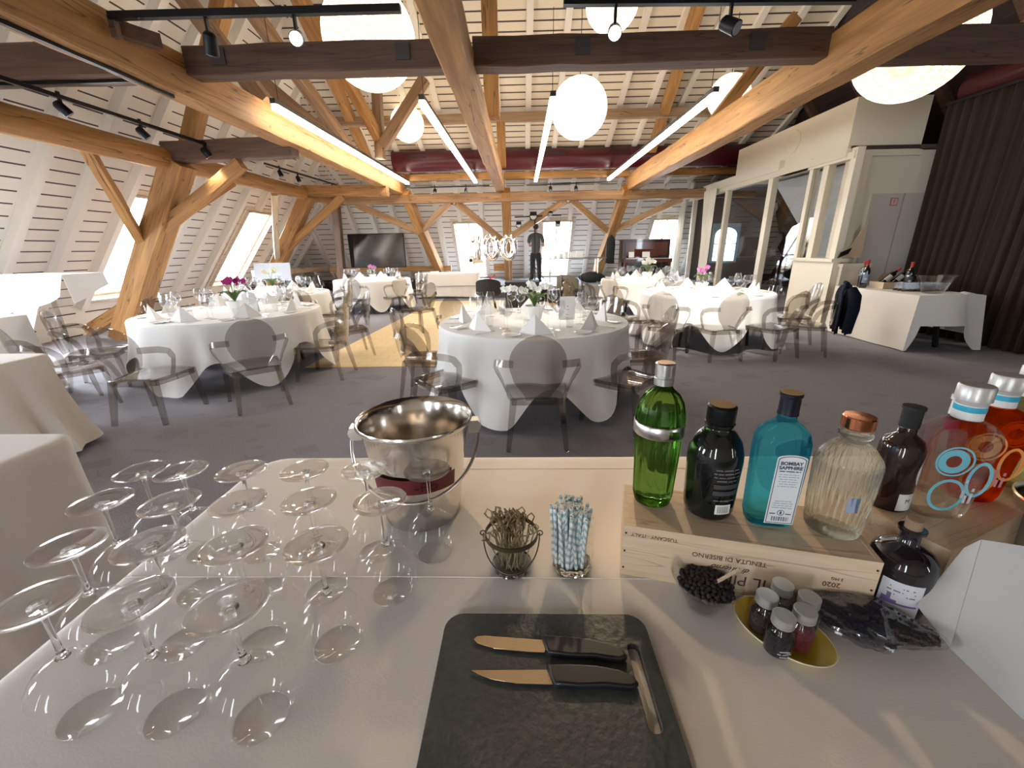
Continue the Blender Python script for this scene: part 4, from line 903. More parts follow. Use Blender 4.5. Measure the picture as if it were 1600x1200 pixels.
# plate of spice jars
pl_ = thing('oval_plate', 'small yellow glazed plate under the five spice jars', 'plate', (.469, .577, ZT+.004), -50)
obj('dish', MB().lathe([(0, .003), (.05, .002), (.062, .004), (.080, .012), (.0815, .0135), (.079, .0135), (.060, .0068), (0, .0058)], n=56, sy=.72), pbr('yellow_glaze', (.62,.42,.02), .18, coat=.5, noise=.25, bscale=30), pl_, angle=60)
obj('plate_rim', MB().tube([(.0812*cos(2*pi*i/56), .0812*.72*sin(2*pi*i/56), .0133) for i in range(56)], .0012, 6, closed=True), pbr('cream_glaze', (.78,.70,.50), .3), pl_)
LIDM = pbr('aluminium_lid', (.66,.67,.68), .38, metal=.9)
J = 1.0
def spice(label, loc, col, rz):
    g = thing('spice_jar', label, 'spice jar', loc, rz, 'spice jars on the yellow plate')
    obj('jar_glass', MB().lathe([(0, 0), (.0195, 0), (.0218, .003), (.0218, .040), (.0195, .052), (.0155, .057), (.0155, .062), (0, .062)], n=28), CLEARF, g, angle=50)
    obj('spice_fill', MB().lathe([(0, .002), (.0185, .002), (.0208, .004), (.0208, .036), (.012, .041), (0, .040)], n=28), pbr('spice_'+label.split()[0], col, .8, bump=1, bscale=350, noise=.6), g)
    obj('lid', MB().lathe([(0, .060), (.0168, .060), (.0176, .061), (.0176, .0655), (.0168, .066), (.0168, .068), (.0176, .0685), (.0176, .0775), (.0165, .0785), (0, .0785)], n=32), LIDM, g, angle=35)
    return g
zj = ZT+.004+.0063
a_ = spice('purple-black spice jar, front one on the plate with white printed lines', (.437, .540, zj), (.02,.015,.02), 0)
for k, s in enumerate(('~7', '~9', '~6')): lbl(a_, s, .0045, 0, .020-k*.0055, pbr('jar_print', (.6,.6,.6), .6) if k == 0 else bpy.data.materials['jar_print'], r=.0221)
spice('red peppercorn jar at the right of the yellow plate', (.4795, .551, zj), (.30,.03,.03), 30)
spice('brownish spice jar at the left of the yellow plate', (.434, .5835, zj), (.05,.02,.025), 60)
spice('grey spice jar, rear left on the yellow plate', (.4765, .609, zj), (.10,.09,.08), 90)
spice('dusky spice jar, rear right on the yellow plate', (.5055, .580, zj), (.07,.05,.04), 20)

# bag of dark dried berries
bg = thing('plastic_bag', 'clear plastic bag of dark dried flowers beside the spice jars', 'bag', (.628, .590, ZT+.004), -28)
rb = random.Random(3)
def bagf(k, amp, s0=1.0):
    def f(u, v):
        a = 2*pi*u; b_ = pi*v; x = -.105*cos(b_); w = .058*sin(b_)**.6*(1.05-.25*(x > .03)-.45*max(0, x-.03)/.075)
        q = 1+amp*sin(7*a+9*b_)*sin(5*b_+2*a)+amp*.6*sin(13*a-11*b_)
        return (x*s0, w*cos(a)*q*s0, max(.001, .024+.030*sin(b_)**.7*sin(a)*q*s0*(1-.4*(x > .02))))
    return f
obj('bag_film', MB().grid(bagf(1, .07, 1.04), 44, 30, wrap=True), thin('plastic_film', (.90,.90,.93), .14, 2.0), bg, angle=30)
obj('bag_contents', MB().grid(bagf(1, .05, .93), 40, 26, wrap=True), pbr('dried_flowers', (.028,.026,.04), .8, bump=1, bscale=160, noise=.7), bg, angle=20)
cbm = MB()
for i in range(220):
    a = rb.uniform(0, 2*pi); v = rb.uniform(.1, .88); p = bagf(1, .05, .95)(rb.uniform(0, .5), v)
    cbm.sph(p, (rb.uniform(.002,.005), rb.uniform(.002,.005), rb.uniform(.002,.004)), 6, 4)
o = obj('loose_petals', cbm, bpy.data.materials['dried_flowers'], bg, angle=20); o['kind'] = 'stuff'
# folded white card and ice pail at the right edge
fc = MB().sheet(lambda u, v: tuple(Vector((.742, .548, ZT+.0065))*(1-u)*(1-v)+Vector((.735, .40, ZT+.0065))*u*(1-v)+Vector((.800, .610, ZT+.185))*(1-u)*v+Vector((.955, .51, ZT+.215))*u*v), 8, 8, .0012)
fc.sheet(lambda u, v: tuple(Vector((.742, .549, ZT+.0065))*(1-u)*(1-v)+Vector((.800, .6105, ZT+.185))*u*(1-v)+Vector((.715, .597, ZT+.0065+.045))*(1-u)*v+Vector((.795, .625, ZT+.155))*u*v), 6, 6, .0012)
props(obj('folded_card', fc, pbr('grey_white_card', (.50,.485,.47), .8), angle=60), 'large folded white card leaning at the right edge of the bar', 'card')
ip = thing('ice_pail', 'steel ice pail with dark inside behind the folded card', 'ice pail', (1.16, .735, ZT+.004))
obj('pail', MB().lathe([(0, 0), (.075, 0), (.08, .004), (.105, .15), (.109, .155), (.106, .158), (.101, .150), (.077, .008), (0, .006)], n=48), STEELB, ip, angle=50)
obj('dark_lining', MB().lathe([(0, .02), (.079, .02), (.099, .146), (.0985, .147)], n=40), BLACK, ip)
# ------------------------------------------------------------------ ghost armchair
def ghost_chair():
    c = thing('ghost_armchair', '', 'chair')
    def back(u, v):     # oval back on a narrow neck, leaning and slightly dished
        z = .405+.48*v; s = (z-.675)/.21
        w = .198*sqrt(max(0, 1-s*s)) if z > .58 else 0
        if z <= .58:
            t = (z-.405)/.175; w0 = .198*sqrt(1-(.095/.21)**2); w = .085+(w0-.085)*(t*t*(3-2*t))
        x = (u*2-1)*w
        return (x, -.235-.14*(z-.41)-.035+.9*x*x, z)
    obj('backrest', MB().sheet(back, 12, 26, .010), SMOKE, c, angle=60)
    def seat(u, v):
        y = -.215+.44*v; hw = .215+.035*v-.03*max(0, .15-v)/.15-.035*max(0, v-.9)/.1; x = (u*2-1)*hw
        return (x, y, .405+.018*abs(u*2-1)**3*(-1)-.006*sin(pi*v))
    obj('seat', MB().sheet(seat, 10, 10, .016), SMOKE, c, angle=60)
    ap = MB()
    pts = [(-.175, -.20), (.175, -.20), (.215, .0), (.23, .205), (-.23, .205), (-.215, 0)]
    for i in range(6):
        a, b_ = pts[i], pts[(i+1) % 6]; ap.bar((a[0]*1.04, a[1], .372), (b_[0]*1.04, b_[1], .372), .012, .058)
    obj('seat_frame', ap, SMOKE, c, smooth=False)
    for s in (-1, 1):
        def arm(u, v):
            a = v*1.0
            P = [(.170, -.275, .672), (.235, -.262, .674), (.290, -.215, .668), (.312, -.14, .640), (.298, -.08, .575), (.262, -.055, .490), (.228, -.05, .400)]
            k = min(5, int(a*6)); t = a*6-k; p = Vector(P[k]).lerp(Vector(P[k+1]), t)
            d = (Vector(P[min(k+1, 6)])-Vector(P[k])).normalized()
            q = Vector((0, .25+.5*a, 1-a)).normalized(); q = (q-d*q.dot(d)).normalized()
            p = p+q*((u-.5)*(.052 if a < .8 else .045)); return (s*p.x, p.y, p.z)
        obj('arm', MB().sheet(arm, 2, 18, .010), SMOKE, c, angle=60)
        for y0, y1, z0 in ((.20, .245, .395), (-.20, -.265, .395)):
            xa, xb = (.222, .245) if y0 > 0 else (.172, .215)
            obj('leg', MB().bar((s*xa, y0, z0), (s*xb, y1, 0), .052, .040, w1=.034, h1=.028), SMOKE, c, smooth=False)
            obj('foot_glide', MB().box((s*xb, y1, .003), (.022, .020, .006)), CLEARF, c, smooth=False)
    return c
chair0 = ghost_chair(); used = [False]
def chair(x, y, face, label, group):     # face: direction the sitter looks, degrees from +Y anticlockwise
    if not used[0]:
        chair0.location = (x, y, 0); chair0.rotation_euler = (0, 0, radians(face)); chair0['label'] = label; chair0['group'] = group; used[0] = True; return chair0
    return dup(chair0, (x, y, 0), face, label, group)

# ------------------------------------------------------------------ laid round tables
def napkin_mesh():
    mb = MB(); L = (-.15, .03, 0); Rr = (.15, .03, 0); A = (0, .015, .165); F = (0, -.025, 0); B_ = (0, .11, 0)
    for tri in ((L, F, A), (F, Rr, A), (Rr, B_, A), (B_, L, A)):
        n = (Vector(tri[1])-Vector(tri[0])).cross(Vector(tri[2])-Vector(tri[0])).normalized()*.003
        a = [Vector(p) for p in tri]; b_ = [p-n for p in a]
        mb.add(a+b_, [(0,1,2), (5,4,3), (0,3,4,1), (1,4,5,2), (2,5,3,0)])
    return mb.mesh('napkin', NAP, smooth=False)
NM = napkin_mesh()
WGM = MB().lathe([(0, 0), (.034, .001), (.006, .006), (.0035, .02), (.0035, .085), (.012, .095), (.036, .118), (.042, .140), (.036, .175), (.0275, .205), (.0268, .205), (.035, .174), (.041, .140), (.035, .120), (.01, .100), (0, .099)], n=20).xf(Matrix.Scale(1.25, 4)).mesh('wine_glass', CLEARF, angle=60)
TUM = MB().lathe([(0, 0), (.030, 0), (.036, .09), (.035, .09), (.029, .006), (0, .006)], n=20).mesh('tumbler', CLEARF, angle=50)
PLM = MB().lathe([(0, .002), (.045, 0), (.055, .003), (.078, .012), (.079, .0135), (.055, .006), (0, .005)], n=28).mesh('side_plate', PORC, angle=50)
def cut(kind):
    mb = MB(); mb.bar((0, -.10, .003), (0, .02, .003), .008, .003, w1=.005, h1=.003)
    if kind == 'knife': mb.bar((0, .02, .003), (0, .11, .003), .005, .002, w1=.014, h1=.002)
    else:
        mb.bar((0, .02, .003), (0, .05, .003), .005, .003, w1=.020, h1=.002)
        for x in (-.008, -.0027, .0027, .008): mb.bar((x, .05, .003), (x*.9, .095, .003), .0028, .002)
    return mb.mesh(kind, STEEL, smooth=False)
FM, KM = cut('fork'), cut('knife')
seatn = ['nearest the bar', 'front left', 'left', 'rear left', 'farthest from the bar', 'rear right', 'right', 'front right']
def place(name, me, x, y, z, rz, label, cat, group):
    o = obj(name, me, None, None, (x, y, z), rz); return props(o, label, cat, group)
def orchid(loc, col, tdesc, colname, spikes, sc=1.0):
    t = thing('potted_orchid', '%s orchid in a white pot on the %s' % (colname, tdesc), 'plant', loc)
    obj('pot', MB().loft([(0, .060*sc, .060*sc, 3), (.11*sc, .082*sc, .082*sc, 3), (.112*sc, .076*sc, .076*sc, 3), (.10*sc, .072*sc, .072*sc, 3)], 24), PORC, t, angle=50)
    lf = MB(); rr = random.Random(len(tdesc))
    for k in range(7):
        a = k*.9+rr.uniform(-.2,.2); Ln = rr.uniform(.12, .17)*sc
        lf.sheet(lambda u, v, a=a, Ln=Ln: (cos(a)*Ln*v+(-sin(a))*(u-.5)*.055*sc*sin(pi*min(.98, v*.9+.1)), sin(a)*Ln*v+cos(a)*(u-.5)*.055*sc*sin(pi*min(.98, v*.9+.1)), .10*sc+.11*sc*sin(pi*v*.75)+abs(u-.5)*.02), 4, 8, .002)
    obj('leaves', lf, LEAF, t, angle=60)
    for k, (dx, dy, hh) in enumerate(spikes):
        pts = [(dx*q*q, dy*q*q, .10*sc+hh*sin(q*pi*.55)/sin(pi*.55)) for q in [i/8 for i in range(9)]]
        st = obj('flower_stem', MB().tube(pts, .0028, 6), STEM, t)
        fm = MB()
        for i in range(7):
            q = .62+.07*i; c = Vector((dx*q*q*1.05, dy*q*q*1.05, .10*sc+hh*sin(min(q,1)*pi*.55)/sin(pi*.55)-.02*max(0, q-1)*8)); 
            c += Vector((rr.uniform(-.022,.022), rr.uniform(-.02,.02), rr.uniform(-.012,.012)))
            M = T(*c) @ R(rr.uniform(-50, 50)) @ R(rr.uniform(-20, 20), 'X') @ Matrix.Scale(sc*1.1, 4)
            for p in range(5):
                a = radians(90+72*p); w = .017 if p in (1, 4) else .012; s0 = len(fm.v)
                fm.sheet(lambda u, v, a=a, w=w: (cos(a)*.030*v-sin(a)*(u-.5)*2*w*sin(pi*(v*.85+.1)), -.004*v*v*3, sin(a)*.030*v+cos(a)*(u-.5)*2*w*sin(pi*(v*.85+.1))), 2, 4, .001)
                fm.xf(M, s0)
        obj('blossoms', fm, col, t, angle=60)
    return t
LEAF = pbr('orchid_leaf', (.06,.11,.02), .4); STEM = pbr('orchid_stem', (.12,.13,.04), .5)
PETW = pbr('white_petal', (.88,.87,.80), .6); PETP = pbr('magenta_petal', (.42,.015,.20), .6); PETK = pbr('pink_petal', (.62,.22,.50), .6); PETY = pbr('pale_yellow_petal', (.80,.76,.55), .6)
PRNT = pbr('menu_print', (.25,.25,.28), .7)
def menu_card(x, y, z, rz, tdesc):
    m = thing('menu_card', 'folded white menu card standing on the %s' % tdesc, 'menu card', (x, y, z), rz)
    obj('card', MB().bar((-.0, -.0, .10), (0, .0001, .10), .1).__class__().sheet(lambda u, v: ((u-.5)*.15, -.0-.002*v, .225*(1-v)), 2, 2, .0008).sheet(lambda u, v: ((u-.5)*.15, .055*v, .225*(1-v)), 2, 2, .0008), PAPER, m, smooth=False)
    me = curve_mesh('emblem', [[(0, .016), (.006, 0), (-.006, 0)]], .0003, 0, PRNT); obj('emblem', me, None, m, M=T(0, -.003, .125) @ R(90, 'X'))
    for k in range(2): obj('lettering', text_mesh(('~6', '~4')[k], .010, PRNT), None, m, M=T(0, -.0036, .10-k*.05) @ R(90, 'X'))
def round_cloth(cx, cy_, r, seed, lobes=7, phase=0, zmin=.03):
    rr = random.Random(seed); ph = [rr.uniform(0, 6.28) for _ in range(4)]
    def hem(a): return min(.75-zmin, .56+.19*sin(lobes*a+phase)+.05*sin(3*a+ph[0]))
    def f(u, v):
        a = 2*pi*u
        if v < .25: q = r*v/.25; return (cx+q*cos(a), cy_+q*sin(a), .754)
        t = (v-.25)/.75; D = hem(a); d = D*t
        e = min(1, d/.02)
        rad = r+.012*e+t*t*.09*(1+.5*sin(lobes*a+phase))+t*.022*sin(19*a+ph[1]+.8*sin(5*a))
        return (cx+rad*cos(a), cy_+rad*sin(a), .754-d if d > .004 else .754)
    return MB().grid(f, 168, 40, wrap=True)
def round_table(cx, cy_, r, name, chairs, seed, phase=0, cutlery=True, spin=0, nset=8, chair_r=1.07):
    t = thing('round_table', 'round banquet table hidden under the cloth of the %s' % name, 'table', (cx, cy_, 0))
    obj('tabletop', MB().lathe([(0, .72), (r-.01, .72), (r-.01, .745), (0, .745)], n=48), pbr('table_edge', (.3,.22,.15), .6) if not bpy.data.materials.get('table_edge') else bpy.data.materials['table_edge'], t, smooth=False)
    for s in ((-1,-1), (1,-1), (-1,1), (1,1)): obj('leg', MB().bar((s[0]*.45, s[1]*.45, .72), (s[0]*.5, s[1]*.5, 0), .03), BLACKM, t, smooth=False)
    props(obj('tablecloth', round_cloth(cx, cy_, r, seed, phase=phase), CLOTH, angle=50), 'white floor length cloth over the %s' % name, 'tablecloth', 'round white tablecloths')
    rr = random.Random(seed); z = .755
    for k in range(nset):
        a = radians(-90-360/nset*k+spin); ca, sa = cos(a), sin(a); rz = math.degrees(a)+90; sn = seatn[k % 8] if nset == 8 else 'number %d' % k
        def at(rad, off, z_=z): return (cx+rad*ca-off*sa*-1*-1, cy_+rad*sa+off*ca, z_)
        x, y, _ = at(r-.20, 0); place('napkin', NM, x, y, z, rz+rr.uniform(-8, 8), 'folded white napkin at the %s seat of the %s' % (sn, name), 'napkin', 'folded napkins')
        x, y, _ = at(r-.15, -.20); place('side_plate', PLM, x, y, z, 0, 'white side plate at the %s seat of the %s' % (sn, name), 'plate', 'side plates')
        x, y, _ = at(r-.42, .12); place('wine_glass', WGM, x, y, z, 0, 'inner wine glass at the %s seat of the %s' % (sn, name), 'wine glass', 'wine glasses on the round tables')
        x, y, _ = at(r-.36, .22); place('wine_glass', WGM, x, y, z, 0, 'outer wine glass at the %s seat of the %s' % (sn, name), 'wine glass', 'wine glasses on the round tables')
        x, y, _ = at(r-.40, -.06); place('water_tumbler', TUM, x, y, z, 0, 'water tumbler at the %s seat of the %s' % (sn, name), 'tumbler', 'water tumblers')
        if cutlery:
            x, y, _ = at(r-.16, -.10); place('fork', FM, x, y, z, rz, 'steel fork at the %s seat of the %s' % (sn, name), 'fork', 'forks')
            x, y, _ = at(r-.16, .15); place('knife', KM, x, y, z, rz, 'steel knife at the %s seat of the %s' % (sn, name), 'knife', 'table knives')
    for k, cr_ in enumerate(chairs):
        if isinstance(cr_, tuple) and len(cr_) == 4: x, y, fc_, lb = cr_; chair(x, y, fc_, lb, 'chairs at the %s' % name)
        else:
            kk = cr_; a = radians(-90-45*kk+spin); chair(cx+(r+.15)*cos(a), cy_+(r+.15)*sin(a), math.degrees(a)+90, 'smoke grey see-through oval-back armchair, %s seat of the %s' % (seatn[kk], name), 'chairs at the %s' % name)
T1n = 'front round table'
round_table(.11, 4.05, .91, T1n, [0, 1, 2, 3, 4, 5, 6, 7], 1, phase=2.4)
orchid((.13, 4.15, .755), PETW, T1n, 'white', [(-.26, -.05, .18), (-.03, .05, .21), (.13, -.02, .20)], 1.15)
menu_card(.45, 4.05, .755, 8, T1n)
T2n = 'magenta orchid table'
CB = 'smoke grey see-through oval-back armchair '
round_table(-3.55, 4.98, .98, T2n, [(-3.38, 3.50, 5, CB+'with its back to the bar at the magenta orchid table'), (-2.62, 3.80, 40, CB+'at the right front corner of the magenta orchid table'),
    (-2.36, 4.72, 90, CB+'side-on right of the magenta orchid table'), (-4.42, 3.72, -28, CB+'by the left front edge of the magenta orchid table'), (-4.82, 4.45, -60, CB+'left of the magenta orchid table near the wall'),
    (-4.75, 5.5, -105, CB+'behind the left side of the magenta orchid table'), (-2.45, 5.7, 125, CB+'rear right of the magenta orchid table'), (-3.6, 6.12, 180, CB+'wedged between the two left tables')], 2, phase=.5)
orchid((-3.50, 5.0, .755), PETP, T2n, 'magenta', [(.12, .02, .26), (-.06, .02, .25), (.03, -.06, .27)], 1.1)
menu_card(-3.22, 4.85, .755, 15, T2n)
T3n = 'pale orchid table'
round_table(-4.4, 7.3, .92, T3n, [0, 6, 7, 5, 3], 3, phase=1.5, cutlery=False)
orchid((-4.35, 7.25, .755), PETY, T3n, 'pale yellow', [(.10, .0, .28), (-.10, .0, .25)], 1.1)
T4n = 'far television table'
round_table(-3.75, 10.55, .92, T4n, [0, 1, 7, 6, 2, 5], 4, phase=3, cutlery=False)
orchid((-3.75, 10.6, .755), PETK, T4n, 'pink', [(.08, 0, .20), (-.04, 0, .22)], 1.0)
T5n = 'pink orchid table'
round_table(2.85, 6.55, .95, T5n, [(2.58, 5.42, 8, CB+'with its back to the bar at the pink orchid table'), (3.32, 5.46, 24, CB+'at the right front corner of the pink orchid table'), (1.98, 5.6, -35, CB+'left front of the pink orchid table'),
    (1.72, 6.3, -80, CB+'left of the pink orchid table'), (4.05, 6.3, 80, CB+'second from the jacket at the pink orchid table'), (3.98, 7.1, 110, CB+'rear right of the pink orchid table')], 5, phase=.9, cutlery=False)
orchid((2.85, 6.7, .755), PETK, T5n, 'bright pink', [(.06, 0, .24), (-.04, 0, .2)], 1.1)
T6n = 'white bouquet table'
round_table(2.70, 9.3, .92, T6n, [0, 1, 2, 7, 6], 6, phase=2, cutlery=False)
orchid((2.75, 9.3, .755), PETW, T6n, 'white', [(.12, 0, .24), (-.08, 0, .22), (0, .05, .28)], 1.3)
chair(1.25, 9.9, -90, CB+'alone between the far tables near the stage', 'far single chairs'); chair(1.15, 8.2, -60, CB+'standing in the aisle left of the right rear table', 'far single chairs')
chair(-1.9, 7.6, 60, CB+'in the aisle right of the left rear table', 'far single chairs')
# jacket over a chair
jc = chair(3.86, 5.62, 60, CB+'carrying the dark navy jacket', 'chairs at the '+T5n)
NAVY = pbr('navy_wool', (.005,.006,.015), .9, spec=.2)
jk = MB()
def jf(sgn):
    def f(u, v):
        z = .905-.60*v; w = .16+.10*min(1, v*5)+.03*v; a = (u*2-1)
        x = a*w; y = -.30-.075*sgn*(min(1, v*4)**.5)+.03*a*a*(1-v)+.02*sin(9*a+4*v)*v; return (x, y-.0, z-.02*a*a*(1-v)*2)
    return f
jk.sheet(jf(1), 14, 14, .02); jk.sheet(jf(-.35), 14, 14, .015)
for s in (-1, 1): jk.tube([(s*.19, -.34, .86), (s*.26, -.37, .78), (s*.285, -.38, .62), (s*.28, -.37, .45), (s*.27, -.37, .33)], [.045, .062, .06, .055, .048], 12)
jk.tube([(-.10, -.30, .915), (0, -.285, .925), (.10, -.30, .915)], .022, 8)
jk.xf(T(0, -.02, .03) @ Matrix.Diagonal((1.12, 1.05, 1.0, 1)))
props(obj('jacket', jk, NAVY, loc=(3.86, 5.62, 0), rz=60, angle=70), 'dark navy jacket hung over a chair back by the buffet', 'jacket')
# ------------------------------------------------------------------ buffet table on the right
bf = thing('buffet_table', 'long folding table under the white cloth beside the booth', 'table', (5.95, 6.15, 0))
obj('tabletop', MB().bb((-.66, -.5, .71), (.16, .98, .74)), bpy.data.materials['table_edge'], bf, smooth=False)
obj('leg', MB().bar((-.25, -.35, .71), (-.05, -.30, 0), .05), BLACKM, bf, smooth=False); obj('leg', MB().bar((-.25, .8, .71), (-.25, .8, 0), .05), BLACKM, bf, smooth=False)
cl = MB()
def bcloth():
    x0, x1, y0, y1 = 5.28, 6.12, 5.64, 7.15
    cl.bb((x0, y0, .742), (x1, y1, .752))
    cl.sheet(lambda u, v: (x0-.006-.05*v+.012*sin(14*u+2)*v, y1+(y0-.02-y1)*u-.04*v*u, .748-.735*v), 40, 12, .006)                     # long side to the floor
    def hem(u): return min(.735, .40+.40*max(0, 1-u/.15)**.6+.40*max(0, (u-.70)/.3)**.5)
    cl.sheet(lambda u, v: (x0+(x1-x0+.02)*u-.06*v*(1-u)+.12*v*u, y0-.006-.05*v+.02*sin(9*u)*v, .748-hem(u)*v), 60, 12, .006)    # short side, gathered up in the middle
    cl.sheet(lambda u, v: (x1+.01+.1*v, y0+(y1-y0)*u, .748-.55*v), 20, 8, .006)
bcloth()
for z in (.52,): cl.tube([(5.262, 7.1, z), (5.258, 5.7, z)], .003, 6)
props(obj('tablecloth', cl, CLOTHW, angle=50), 'white cloth with folds over the long buffet table at right', 'tablecloth')
WBT = pbr('wine_bottle_glass', (.012,.010,.008), .07, spec=.9, coat=.5); WFO = pbr('wine_foil', (.42,.04,.03), .35); WLB = pbr('wine_label_blue', (.20,.28,.42), .6); WLW = pbr('wine_label_pale', (.6,.56,.5), .6)
def wine(label, loc, s=1.0, lb=WLB, rot=None, grp=None):
    g = thing('wine_bottle', label, 'wine bottle', loc, 0, grp)
    if rot: g.rotation_euler = rot
    q = lambda l: [(a*s, b*s) for a, b in l]
    obj('glass_body', MB().lathe(q([(0, .004), (.035, 0), (.038, .006), (.038, .185), (.032, .208), (.016, .232), (.0145, .29), (0, .29)]), n=28), WBT, g, angle=50)
    obj('foil_capsule', MB().lathe(q([(0, .235), (.0155, .235), (.0155, .298), (.0165, .3), (.0165, .308), (0, .309)]), n=24), WFO, g, angle=40)
    m_ = MB().grid(lambda u, v: ((u-.5)*.062*s, -.0008, (.055+v*.095)*s), 10, 1).mesh('label', lb); obj('label', wrap(m_, .0384*s, -112), None, g)
    e = MB().lathe([(0, 0), (.014*s, 0), (.014*s, .001), (0, .001)], n=20).mesh('label_emblem', WLW); e.transform(R(90, 'X')); e.transform(T(0, -.0012, .10*s)); obj('label_emblem', wrap(e, .0384*s, -112), None, g)
wine('magnum wine bottle with blue label on the buffet, front one', (5.42, 6.78, .753), 1.38); wine('magnum wine bottle standing behind another on the buffet', (5.50, 6.93, .753), 1.3)
wine('wine bottle with dark label beside the cups on the buffet', (5.72, 6.35, .753), 1.3, pbr('dark_wine_label', (.08,.08,.10), .6))
for k, (x, t) in enumerate(((5.55, 'left one'), (5.72, 'right one'))):
    wine('red-topped wine bottle lying slanted in the buffet crate, %s' % t, (x, 6.62, .82), 1.2, WLW, Euler((radians(-8), radians(52), 0)))
cr_ = thing('wooden_crate', 'small pale wooden crate with wrapping paper on the buffet', 'crate', (5.52, 6.52, .753))
for a, b_ in (((0, 0, 0), (.34, .012, .10)), ((0, .26, 0), (.34, .272, .10)), ((0, .012, 0), (.012, .26, .10)), ((.328, .012, 0), (.34, .26, .10))): obj('crate_board', MB().bb(a, b_), PINE, cr_, smooth=False)
KR = pbr('kraft_paper', (.60,.42,.25), .8)
props(obj('kraft_paper', MB().sheet(lambda u, v: (5.70+.28*u+.02*sin(7*v), 6.9-.10*v, .753+.22*v*(1-.5*u)+.02*sin(9*u)), 8, 8, .003), KR), 'brown wrapping paper standing behind the buffet crate', 'paper')
props(obj('leaning_poster', MB().add([(5.48, 7.44, 1.19), (5.80, 7.44, 1.19), (5.80, 7.46, 1.75), (5.79, 7.47, 1.75), (5.50, 7.47, 1.19)], [(0, 1, 2), (4, 3, 1), (0, 2, 3, 4)]), pbr('poster_paper', (.66,.50,.36), .7), smooth=False), 'pale tan folded paper leaning on the booth ledge', 'paper')
props(obj('black_tray', MB().sheet(lambda u, v: (5.32+.16*u, 7.32-.05*v, 1.19+.07*u+.09*v), 6, 6, .012), BLACK), 'black tray lying on the booth ledge above the bottles', 'tray')
cup = MB().lathe([(0, 0), (.026, 0), (.036, .115), (.0355, .115), (.0255, .004), (0, .004)], n=16).mesh('cup', CLEARF, angle=50)
red = MB().lathe([(0, .005), (.0245, .005), (.0275, .030), (0, .030)], n=16).mesh('drink', pbr('red_drink', (.05,.008,.006), .25), angle=50)
for j in range(3):
    for i in range(13):
        o = obj('cup', cup, loc=(5.52+i*.072*.62+j*.012, 6.16+j*.085-i*.006, .753))
        props(o, 'clear cup with dark red drink in the rows on the buffet', 'cup', 'cups of red drink on the buffet'); obj('drink', red, None, o)
gb = MB().lathe([(0, 0), (.08, 0), (.11, .01), (.20, .22), (.225, .245), (.221, .246), (.195, .22), (.105, .014), (0, .006)], n=36)
props(obj('punch_bowl', gb, CLEARF, loc=(5.66, 5.88, .753), angle=50), 'large clear glass punch bowl in front of the cups', 'bowl')
props(obj('folded_cloth', MB().sheet(lambda u, v: (5.92+.16*u, 5.67+.10*v-.03*u, .757+.015*sin(5*u)+.01*v), 8, 6, .008).sheet(lambda u, v: (5.92+.14*u, 5.635, .757-.05*v), 6, 3, .006), NAP), 'crumpled white napkin over the buffet table corner', 'napkin')

# ------------------------------------------------------------------ draped tables at the left
def draped(label, x0, y0, x1, y1, z, drop, seed, **k):
    t = thing('side_table', 'table under the '+label, 'table', ((x0+x1)/2, (y0+y1)/2, 0)); w, d = (x1-x0)/2-.02, (y1-y0)/2-.02
    obj('tabletop', MB().bb((-w, -d, z-.035), (w, d, z-.006)), bpy.data.materials['table_edge'], t, smooth=False)
    for sx in (-1, 1):
        for sy in (-1, 1): obj('leg', MB().bb((sx*(w-.06)-.018, sy*(d-.06)-.018, 0), (sx*(w-.06)+.018, sy*(d-.06)+.018, z-.035)), BLACKM, t, smooth=False)
    o = obj('tablecloth', cloth_box(x0, y0, x1, y1, z, drop, seed=seed, **k), CLOTHW if z < .8 else CLOTH, angle=50); return props(o, label, 'tablecloth')
draped('white cloth on the near left table beside the upturned glasses', -2.75, .35, -1.80, 1.47, .75, .70, 11, r=.07, flare=.06, amp=.022)
draped('white cloth on the second left table at the picture edge', -4.6, 1.9, -3.48, 2.88, .75, .70, 12, r=.08, flare=.12, amp=.03)
draped('white cloth on the third left table near the wall', -6.6, 3.3, -5.15, 4.2, .86, .80, 13, r=.08, flare=.1, amp=.03)
# tall stand with a loose cloth, against the planks
ts = thing('tall_stand', 'tall clear legged stand under a loose white cloth by the left wall', 'stand', (-6.35, 5.5, 0))
obj('top', MB().bb((-.52, -.25, 1.17), (.52, .25, 1.2)), WALLW, ts, smooth=False); obj('pole', MB().tube([(0,0,.02), (0,0,1.17)], .03, 12), SMOKE, ts); obj('base', MB().lathe([(0,0), (.25,0), (.25,.02), (0,.03)], n=28), STEELB, ts, angle=40)
lc = MB().bb((-6.89, 5.23, 1.2), (-5.81, 5.77, 1.207))
lc.sheet(lambda u, v: (-6.89+1.08*u-.03*v, 5.23-.05*v+.03*sin(11*u)*v, 1.203-v*(.42*(1-u)**.8+.10+.30*max(0, 1-abs(u-.5)/.14)+.16*u)), 40, 12, .006)
lc.sheet(lambda u, v: (-5.81+.04*v+.02*sin(6*u)*v, 5.23+.54*u, 1.203-v*(.36-.2*u)), 16, 10, .006)
props(obj('draped_cloth', lc, CLOTH, angle=50), 'loose white cloth hanging in points over the tall stand by the wall', 'cloth')
props(obj('marble_board', MB().box((-6.05, 10.2, .98), (.9, .03, .42), R(-12, 'X')), pbr('marble', (.40,.40,.42), .4, noise=.12, bscale=4), smooth=False), 'pale grey marbled board standing below the second left window', 'board')
obj('board_easel', MB().bar((-6.3, 10.25, 0), (-6.3, 10.22, .8), .03).bar((-5.8, 10.25, 0), (-5.8, 10.22, .8), .03), BLACKM, smooth=False)
props(bpy.data.objects['board_easel'], 'thin black easel legs under the marbled board', 'easel')

